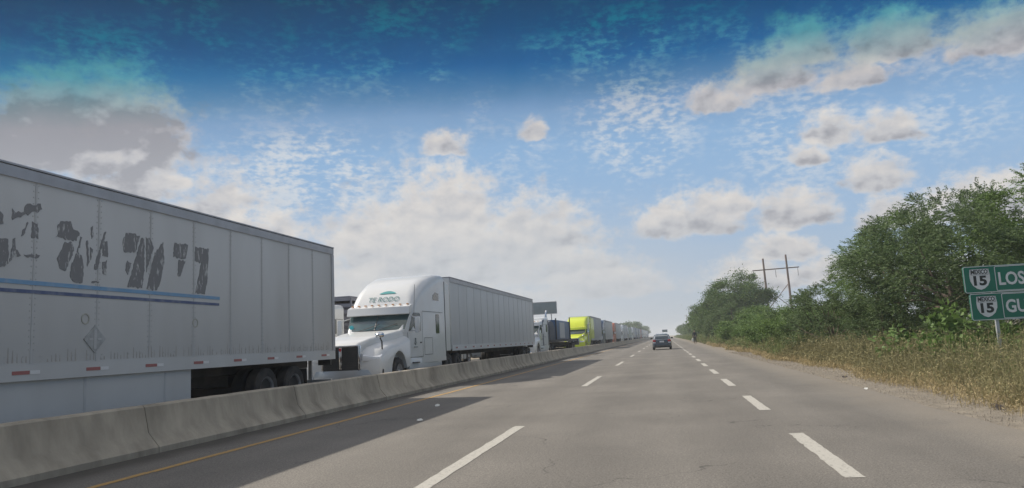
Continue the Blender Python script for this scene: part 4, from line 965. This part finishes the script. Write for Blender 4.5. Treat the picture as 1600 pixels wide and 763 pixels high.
for x0, z1, word in ((sx0, 2.50, 'LOS MOCHIS'), (sx0 + .075, 1.875, 'GUASAVE')):
    z0 = z1 - .615; x1 = x0 + 3.25
    pn = part('sign_panel', None, lambda: MB().prism_y(rr(x0, x1, z0, z1, .05), 19.0, 19.028), MT['sign_green'], sg)
    part('panel_border', None, lambda: frame(x0 + .006, x1 - .006, z0 + .006, z1 - .006, .014, .045, 18.996), MT['sign_white'], pn)
    part('panel_border', None, lambda: frame(x0 + .66, x1 - .03, z0 + .028, z1 - .028, .013, .03, 18.9955), MT['sign_white'], pn)
    cx = x0 + .34; cz = (z0 + z1) / 2 + .02
    sh = part('route_shield', None, lambda: MB().prism_y([(cx + a * 1.12, cz + b * 1.14) for a, b in SH], 18.992, 18.999), MT['sign_white'], pn)
    part('shield_cap', None, lambda: frame(cx - .185, cx + .185, cz + .085, cz + .225, .006, .012, 18.989), MT['sign_black'], sh)
    txt_on(sh, 'MEXICO', .135, cx, cz + .108, 18.990, MT['sign_black'], .68, .0045, True)
    txt_on(sh, '15', .29, cx, cz - .145, 18.990, MT['sign_black'], 1.15, .012, True)
    txt_on(pn, word, .40, x0 + .725, z0 + .165, 18.996, MT['sign_white'], .78, .010)

# ------------------------------------------------------------------ power line frame, billboards, far post
py = thing('power_pylon', 'wooden H frame power pylon with cross braces rising behind the bushes', 'pylon', (0, 190, 0))
py.rotation_euler = (0, R(-1.3), 0)
for x, h in ((24.9, 17.9), (30.2, 18.4)):
    part('pole', None, lambda: MB().tube([(x, 0, -1), (x, 0, h * .5), (x, 0, h)], [.30, .27, .21], 12), MT['wood_pole'], py)
part('crossarm', None, lambda: MB().box(22.2, 32.9, -.26, -.17, 15.05, 15.27).box(22.2, 32.9, .17, .26, 15.05, 15.27), MT['wood_pole'], py)
part('cross_brace', None, lambda: MB().tube([(24.9, -.2, 10.7), (30.2, -.2, 5.6)], .09, 6).tube([(24.9, .2, 5.6), (30.2, .2, 11.5)], .09, 6), MT['wood_pole'], py)
for x in (22.4, 27.5, 32.6):
    def ins():
        mb = MB().tube([(x, 0, 15.1), (x, 0, 14.9)], .03, 6)
        for k in range(9): mb.tube([(x, 0, 14.85 - k * .19), (x, 0, 14.80 - k * .19)], [.13, .05], 10)
        mb.tube([(x, 0, 14.9), (x, 0, 13.1)], .035, 6)
        return mb
    part('insulator', None, ins, MT['seal'], py)
bb = thing('billboard', 'plain grey blue billboard standing behind the queue of trucks', 'billboard', (-19.2, 118, 0))
part('board', None, lambda: MB().box(-2.8, 2.8, 0, .12, 5.55, 7.3), MT['board_back'], bb, bevel=.02)
part('board_frame', None, lambda: MB().box(-2.85, 2.85, -.04, .16, 5.45, 5.54).box(-2.85, 2.85, -.04, .16, 7.31, 7.4).box(2.81, 2.88, -.04, .16, 5.541, 7.309), MT['galv'], bb)
for x in (-1.9, 1.9): part('post', None, lambda: MB().tube([(x, .3, 0), (x, .3, 7.1)], .10, 10), MT['galv'], bb)
fs_ = thing('gantry_sign', 'small grey sign seen over the roof of the car far ahead', 'sign', (0.0, 205, 0))
part('sign_panel', None, lambda: MB().box(-1.0, .72, 0, .08, 1.75 + .6, 3.0 + .15), MT['board_back'], fs_)
fs_.location.x = 0.2; fs_.location.y = 260
for x in (-.8, .5): part('post', None, lambda: MB().tube([(x, .12, 0), (x, .12, 3.1)], .05, 8), MT['galv'], fs_)
dp = part('marker_post', None, lambda: MB().box(-.06, .06, -.03, .03, 0, 1.5).box(-.14, .14, -.05, -.031, 1.1, 1.75), MT['sign_white'], None, (-7.9, 178, 0)); tag(dp, 'slim white marker post beside the far barrier', 'post')
sl = part('distant_pole', None, lambda: MB().tube([(0, 0, 0), (0, 0, 9.5)], [.14, .08], 8).box(-.9, .9, -.06, .06, 8.9, 9.0), MT['wood_pole'], None, (9.5, 330, 0)); sl.name = 'utility_pole'; tag(sl, 'thin distant utility pole above the far bushes', 'pole')

# ------------------------------------------------------------------ vegetation
def quads(name, V_, m):
    """V_: (n,4,3) array of leaf quads"""
    n = len(V_); me = bpy.data.meshes.new(name)
    me.vertices.add(n * 4); me.vertices.foreach_set('co', V_.reshape(-1).astype(np.float32))
    me.loops.add(n * 4); me.loops.foreach_set('vertex_index', np.arange(n * 4, dtype=np.int32))
    me.polygons.add(n); me.polygons.foreach_set('loop_start', np.arange(0, n * 4, 4, dtype=np.int32))
    me.update(); me.validate(); return me
def norm(a): return a / np.maximum(np.linalg.norm(a, axis=-1, keepdims=True), 1e-6)
def leaf_quads(P, D, L_, Wd, rng):
    n = len(P); D = norm(D); S_ = norm(np.cross(D, rng.normal(size=(n, 3))))
    L_ = L_[:, None]; Wd = Wd[:, None]; N_ = np.cross(D, S_) * L_ * .12
    return np.stack([P, P + D * L_ * .45 + S_ * Wd + N_, P + D * L_, P + D * L_ * .5 - S_ * Wd + N_], 1)
def crown(seed, rad, h0, h1, nclump, nleaf, leaf, wid, clump=0.55, feather=True, flat=0.0, lop=0.3):
    """leaf sprays held on clumps spread through a lumpy crown; returns leaf mesh and clump centres"""
    rng = np.random.default_rng(seed)
    lob = rng.normal(size=(7, 3)); lob[:, 2] = np.abs(lob[:, 2]) * .7; lob = norm(lob); la = rng.uniform(-.28, .34, 7)
    d = norm(rng.normal(size=(nclump, 3)) * np.array([1, 1, .9]))
    r = rng.uniform(.25, 1, nclump) ** .45
    bump_ = 1 + (np.exp(-3.5 * (1 - d @ lob.T)) * la).sum(1)
    c = d * (r * bump_)[:, None]
    hh = (h1 - h0) / 2
    c = c * np.array([rad, rad, hh]); c[:, 2] += h0 + hh
    taper = np.clip((c[:, 2] - h0) / (h1 - h0), 0, 1)
    c[:, :2] *= (0.78 + .3 * np.sin(taper * 2.6))[:, None]
    c[:, 2] = np.maximum(c[:, 2], h0 * .5)
    cr = rng.uniform(.45, 1.1, nclump) * clump
    k = rng.integers(0, nclump, nleaf)
    if feather:                                           # pinnate sprays: leaflets in rows along a drooping stalk
        nf = nleaf // 12; kf = rng.integers(0, nclump, nf)
        o = norm(rng.normal(size=(nf, 3))) * (rng.uniform(0, 1, (nf, 1)) ** .5) * cr[kf][:, None] * np.array([1, 1, .75])
        b = c[kf] + o
        out = norm(b - np.array([0, 0, (h0 + h1) / 2 - .5])) + norm(o + 1e-4) * .8 + rng.normal(size=(nf, 3)) * .35
        out[:, 2] -= .05; out = norm(out); FL = leaf * rng.uniform(3.0, 5.0, nf)
        P = []; D = []; L2 = []; W2 = []
        side = norm(np.cross(out, np.array([0, 0, 1.0]) + rng.normal(size=(nf, 3)) * .2))
        for i in range(12):
            t = (i // 2 + .5) / 6; s = 1 if i % 2 else -1
            pos = b + out * (FL * t)[:, None] + np.array([0, 0, -1.0]) * (FL * t * t * .35)[:, None]
            P.append(pos); D.append(side * s + out * .55 + rng.normal(size=(nf, 3)) * .22); L2.append(leaf * (1.15 - .5 * t) * rng.uniform(.8, 1.2, nf)); W2.append(np.full(nf, wid) * rng.uniform(.8, 1.2, nf))
        Q = leaf_quads(np.concatenate(P), np.concatenate(D), np.concatenate(L2), np.concatenate(W2), rng)
    else:
        o = rng.normal(size=(nleaf, 3)) * .52 * cr[k][:, None] * np.array([1.1, 1.1, .7])
        P = c[k] + o; D = norm(o) + rng.normal(size=(nleaf, 3)) * .7; D[:, 2] += .15
        Q = leaf_quads(P, D, leaf * rng.uniform(.7, 1.3, nleaf), wid * rng.uniform(.7, 1.3, nleaf), rng)
    Q[:, :, 2] = np.maximum(Q[:, :, 2], .02)
    return Q, c, cr
def limbs(seed, c, h0, h1, r0, n=16, stems=1):
    rng = np.random.default_rng(seed + 99); mb = MB()
    top = Vector((rng.normal() * .2, rng.normal() * .2, h0 + (h1 - h0) * .45))
    fork = Vector((rng.normal() * .08, rng.normal() * .08, max(h0 * .8, .35)))
    mb.tube([(0, 0, -.15), fork * .5 + Vector((.04, 0, 0)), fork, fork.lerp(top, .5) + Vector((.1, .06, 0)), top], [r0 * 1.25, r0, r0 * .85, r0 * .6, r0 * .3], 9)
    for i in rng.choice(len(c), min(n, len(c)), replace=False):
        e = Vector(c[i]); s = fork.lerp(top, rng.uniform(0, .8)); m_ = s.lerp(e, .5) + Vector((rng.normal() * .12, rng.normal() * .12, .12))
        mb.tube([s, m_, e], [r0 * .42, r0 * .24, r0 * .07], 5)
    return mb
PRO = {}
def proto(key, m, wood_r, **kw):
    Q, c, cr = crown(**kw); PRO[key] = (quads('crown', Q, None), limbs(kw['seed'], c, kw['h0'], kw['h1'], wood_r).mesh('trunk'), m)
def plant(name, key, label, cat, group, x, y, sc=(1, 1, 1), rz=0.0, z=0.0, m=None):
    cm, tm, mm = PRO[key]
    t = thing(name, label, cat, (x, y, z), group, rz); t.scale = sc
    part('trunk', key + 't', lambda: tm, MT['bark'], t)
    part('crown', key + 'c', lambda: cm, m or mm, t, smooth=False)
    return t
_pm = part
proto('acacia', MT['leaf_grey'], .16, seed=11, rad=3.3, h0=.9, h1=5.7, nclump=150, nleaf=60000, leaf=.10, wid=.019, clump=.62)
proto('acacia_b', MT['leaf_bright'], .17, seed=23, rad=3.2, h0=.7, h1=6.5, nclump=140, nleaf=60000, leaf=.11, wid=.021, clump=.62)
proto('shrub', MT['leaf_grey'], .07, seed=31, rad=1.5, h0=.15, h1=2.9, nclump=70, nleaf=24000, leaf=.075, wid=.016, clump=.36)
proto('bush', MT['leaf_bright'], .06, seed=41, rad=1.6, h0=.1, h1=2.6, nclump=60, nleaf=14000, leaf=.11, wid=.032, clump=.42, feather=False)
proto('round_tree', MT['leaf_dark'], .24, seed=53, rad=4.0, h0=1.2, h1=8.8, nclump=150, nleaf=56000, leaf=.21, wid=.065, clump=1.25, feather=False)
proto('far_tree', MT['leaf_dark'], .2, seed=61, rad=3.2, h0=.6, h1=4.8, nclump=60, nleaf=9000, leaf=.30, wid=.10, clump=.8, feather=False)
proto('broadleaf', MT['leaf_bright'], .025, seed=71, rad=.55, h0=.2, h1=1.5, nclump=18, nleaf=420, leaf=.17, wid=.06, clump=.25, feather=False)

GT = 'trees beside the road'
plant('tree', 'acacia', 'large grey green feathery tree directly behind the left part of the green sign', 'tree', GT, 10.0, 29.5, (1.0, 1.0, .93))
plant('tree', 'acacia_b', 'tall brighter green tree at the right picture edge above the sign', 'tree', GT, 14.9, 30.5, (1, 1, .98), 1.0)
plant('tree', 'acacia', 'grey green tree with leaning top between the two tallest trees', 'tree', GT, 12.6, 35.5, (1.05, 1.05, 1.19), 2.2)
plant('tree', 'acacia_b', 'bright feathery tree sprawling left of the large grey green one', 'tree', GT, 9.7, 34.5, (.74, .74, .84), 3.9)
plant('tree', 'acacia', 'dark tree low behind the right end of the sign', 'tree', GT, 17.4, 33.0, (1, 1, 1), 4.0)
GS = 'shrubs behind the dry weeds'
plant('shrub', 'shrub', 'spiky grey green shrub left of the large tree', 'shrub', GS, 6.9, 33.5, (1, 1, .92), .5)
plant('shrub', 'shrub', 'small dense shrub at the foot of the large tree', 'shrub', GS, 7.6, 29.0, (.8, .8, .62), 2.0)
plant('shrub', 'shrub', 'feathery shrub tips rising behind the spiky shrub', 'shrub', GS, 7.6, 38.5, (1.2, 1.2, 1.12), 3.0)
plant('shrub', 'shrub', 'dark low shrub under the green sign', 'shrub', GS, 9.2, 25.6, (1.1, .9, .5), 4.0)
plant('shrub', 'shrub', 'dark low shrub behind the right sign post', 'shrub', GS, 12.2, 26.0, (1.3, 1.0, .66), 5.0)
GB = 'bushes along the shoulder'
mid = [(7.2, 43.5, 1.0, .95, 'bush', 'bright green bush just left of the spiky shrub'), (9.4, 46, 1.15, .92, 'bush', 'bright bush half hidden behind the spiky shrub'), (6.5, 49.5, .9, .90, 'bush', 'small yellow green bush second left of the spiky shrub'),
       (8.6, 54, 1.2, .85, 'shrub', 'grey green bush between two bright bushes'), (7.2, 59.5, 1.1, .86, 'bush', 'bright green bush below the power pylon'), (9.9, 66, 1.4, .95, 'bush', 'broad green bush below the left pylon pole'),
       (6.9, 70.5, 1.25, 1.05, 'bush', 'rounded green bush right of the round tree'), (7.2, 83, 1.6, 1.35, 'shrub', 'hazy grey green bush in front of the round tree'), (9.8, 80, 1.6, 1.4, 'bush', 'green bush at the right foot of the round tree'),
       (6.9, 96, 1.6, 1.3, 'shrub', 'grey green bush at the left foot of the round tree')]
for i, (x, y, s1, s2, k, lb) in enumerate(mid): plant('bush', k, lb, 'bush', GB, x, y, (s1, s1, s2), i * 1.7)
plant('tree', 'round_tree', 'tall rounded dark green tree left of the power pylon', 'tree', GT, 10.6, 117, (1.0, 1.0, 1.02), .4)
plant('tree', 'round_tree', 'lower shoulder of foliage on the left of the round tree', 'tree', GT, 8.7, 124, (.8, .8, .72), 2.4)
rnd = random.Random(8)
for i in range(24):
    y = 132 + i * 11 + rnd.uniform(-3, 3)
    s = rnd.uniform(.8, 1.25)
    plant('tree', 'far_tree', 'far green tree in the row running to the vanishing point', 'tree', 'far trees right of the road', 8.2 + rnd.uniform(0, 2.2) + .006 * (y - 130), y, (s, s, s * rnd.uniform(.8, 1.05)), rnd.uniform(0, 6))
for i in range(14):
    y = 75 + i * 14 + rnd.uniform(-4, 4); s = rnd.uniform(.9, 1.4)
    plant('tree', 'far_tree', 'green tree in the back row behind the roadside bushes', 'tree', 'back row of trees', 13.5 + rnd.uniform(0, 6) + i * .5, y, (s, s, s * .62), rnd.uniform(0, 6))
for i in range(9):
    y = 400 + i * 26; s = rnd.uniform(1.5, 2.2)
    plant('tree', 'far_tree', 'far hazy tree beyond the end of the truck queue', 'tree', 'far trees left of the road', -17 - rnd.uniform(0, 4), y, (s, s, s * .9), rnd.uniform(0, 6))
for i, (x, y) in enumerate(((6.9, 20.6), (7.35, 21.3), (6.2, 22.4), (8.1, 20.9))):
    plant('weed_plant', 'broadleaf', ['broad leaved green plant just below the left sign edge', 'pale leafy plant beside the sign post', 'broad leaved plant left of the sign among the weeds', 'leafy plant right of the first sign post'][i], 'plant', 'broad leaved plants among the weeds', x, y, (1, 1, [1, .95, .7, .8][i]), i * 1.3)

def weeds(seed, n, y0, y1, x0f, depth, h, wmul, m, name, powr=1.0, leaf=6, hmin=.35):
    rng = np.random.default_rng(seed)
    y = y0 + (y1 - y0) * rng.uniform(0, 1, n) ** powr
    e = 5.05 + .22 * np.sin(y * .31) + .16 * np.sin(y * .83 + 1) + rng.normal(0, .12, n)
    dx = rng.uniform(0, 1, n) ** 1.3 * depth; x = e + x0f + dx
    patch = .55 + .45 * np.sin(x * 1.7 + y * .9) * np.sin(y * .53 + 2) + .25 * np.sin(y * 2.1 + x)
    H = h * np.clip(hmin + np.clip(dx / 1.2, 0, .75), 0, 1) * rng.uniform(.55, 1.15, n) * (.75 + .3 * patch)
    W = wmul * (1 + np.clip((y - 12) / 22, 0, 6))
    B = np.stack([x, y, np.zeros(n)], 1)
    lean = rng.normal(size=(n, 3)) * .22; lean[:, 2] = 1
    S_ = norm(np.stack([rng.normal(size=n), rng.normal(size=n) * .5, np.zeros(n)], 1))
    mid_ = B + lean * (H * .55)[:, None]; lean2 = lean + rng.normal(size=(n, 3)) * .18; top = mid_ + lean2 * (H * .5)[:, None]
    w = (W * .004)[:, None]
    Q = [np.stack([B - S_ * w, B + S_ * w, mid_ + S_ * w * .8, mid_ - S_ * w * .8], 1), np.stack([mid_ - S_ * w * .8, mid_ + S_ * w * .8, top + S_ * w * .3, top - S_ * w * .3], 1)]
    for k in range(leaf):
        t = rng.uniform(.15, 1.0, n)[:, None]
        P = B + (top - B) * t; D = rng.normal(size=(n, 3)); D[:, 2] = np.abs(D[:, 2]) * .9 + .2
        Q.append(leaf_quads(P, D, .075 * W * rng.uniform(.5, 1.2, n), .0075 * W * rng.uniform(.6, 1.4, n), rng))
    me = quads(name, np.concatenate(Q), m)
    o = part(name, None, lambda: me, m, smooth=False); return o
for args, lb in (((1, 15000, 6, 34, 0.0, 9.0, .86, 1.0, MT['weed'], 'dry_weeds', .8), 'dry brown weeds filling the verge under the sign'),
             ((2, 7000, 6, 34, 1.0, 9.0, .98, 1.1, MT['weed_green'], 'olive_weeds', .8), 'olive green weeds mixed into the near verge'),
             ((3, 9000, 34, 130, 0.0, 5.0, 1.1, 1.0, MT['weed_green'], 'far_olive_weeds', 1.2), 'olive weeds along the farther verge'),
             ((4, 7000, 30, 130, 0.0, 2.8, .8, 1.0, MT['weed'], 'far_dry_weeds', 1.2), 'brown weeds along the farther verge'),
             ((5, 5000, 130, 420, 0.0, 4.0, .9, .8, MT['weed_green'], 'distant_weeds', 1.2), 'weeds along the distant verge')):
    o = weeds(*args); tag(o, lb, 'weeds', kind='stuff')
o = weeds(6, 8000, 6, 90, -.32, 1.1, .27, .8, MT['straw'], 'bleached_grass', 1.3, 4, .6); tag(o, 'short bleached grass tufts at the edge of the gravel', 'grass', kind='stuff')

# litter and stones
def scrap_mb(seed, s):
    rng = random.Random(seed); mb = MB(); rings = []
    for k in range(5):
        t = k / 4; rr_ = s * math.sin(math.pi * (t * .8 + .1))
        rings.append([(math.cos(a) * rr_ * rng.uniform(.5, 1.3) + s * (t - .5) * 1.5, math.sin(a) * rr_ * rng.uniform(.5, 1.3), max(0, .35 * s + math.sin(a) * rr_ * rng.uniform(.3, .6) + .2 * s)) for a in [j * math.pi / 3.5 for j in range(7)]])
    return mb.loft(rings)
for i, (x, y, s, m, lb) in enumerate([(5.9, 13.6, .10, 'scrap', 'crumpled white litter in the weeds at the right edge'), (6.15, 17.3, .12, 'scrap', 'white plastic scrap in the weeds below the sign'), (3.9, 16.6, .035, 'scrap', 'tiny white scrap on the gravel shoulder'),
        (4.6, 12.2, .07, 'rubble', 'dark clod on the gravel at the right'), (4.35, 20.5, .06, 'rubble', 'dark clod on the gravel edge, farther up'), (-4.3, 12.9, .045, 'scrap', 'small white scrap lying in the trailer shadow'), (-4.9, 15.9, .05, 'scrap', 'pale scrap lying near the shadow tip')]):
    o = part('litter' if m == 'scrap' else 'clod', None, lambda: scrap_mb(i, s), MT[m], None, (x, y, 0)); tag(o, lb, 'litter' if m == 'scrap' else 'clod')
def pebbles():
    rng = np.random.default_rng(5); n = 9000
    y = 6 + 45 * rng.uniform(0, 1, n) ** 1.5; x = rng.uniform(3.9, 5.3, n); s = rng.uniform(.004, .012, n) * (1 + (y - 6) / 60)
    out = []
    P = np.stack([x, y, s * .35], 1)
    a = rng.uniform(0, 6.28, n)
    d1 = np.stack([np.cos(a), np.sin(a), np.zeros(n)], 1) * s[:, None]; d2 = np.stack([-np.sin(a), np.cos(a), np.zeros(n)], 1) * s[:, None] * .8
    up = np.zeros((n, 3)); up[:, 2] = s * .8; lo = np.zeros((n, 3)); lo[:, 2] = -s * .35
    for p0, p1 in ((d1, d2), (d2, -d1), (-d1, -d2), (-d2, d1)):
        out.append(np.stack([P + p0 + lo, P + p1 + lo, P + up + p1 * .3, P + up + p0 * .3], 1))
    out.append(np.stack([P + up + d1 * .3, P + up + d2 * .3, P + up - d1 * .3, P + up - d2 * .3], 1))
    return quads('pebbles', np.concatenate(out), None)
o = part('pebbles', None, pebbles, mat('pebbles', (.27, .235, .19), .9, .3, 3.0), smooth=False); tag(o, 'loose pebbles scattered over the gravel shoulder', 'gravel', kind='stuff')

# ------------------------------------------------------------------ haze
HAZE = 0.00065
if HAZE:
    o = part('haze', None, lambda: MB().box(-1450, 1450, -160, 2950, -1.1, 22.0), MT['white'], smooth=False)
    hm_ = bpy.data.materials.new('haze_air'); hm_.use_nodes = True; t = hm_.node_tree; t.nodes.clear()
    vn = t.nodes.new('ShaderNodeVolumePrincipled'); vn.inputs['Color'].default_value = (.86, .90, .95, 1); vn.inputs['Density'].default_value = HAZE; vn.inputs['Anisotropy'].default_value = 0.2
    on = t.nodes.new('ShaderNodeOutputMaterial'); t.links.new(vn.outputs[0], on.inputs['Volume'])
    o.material_slots[0].material = hm_; tag(o, kind='stuff')
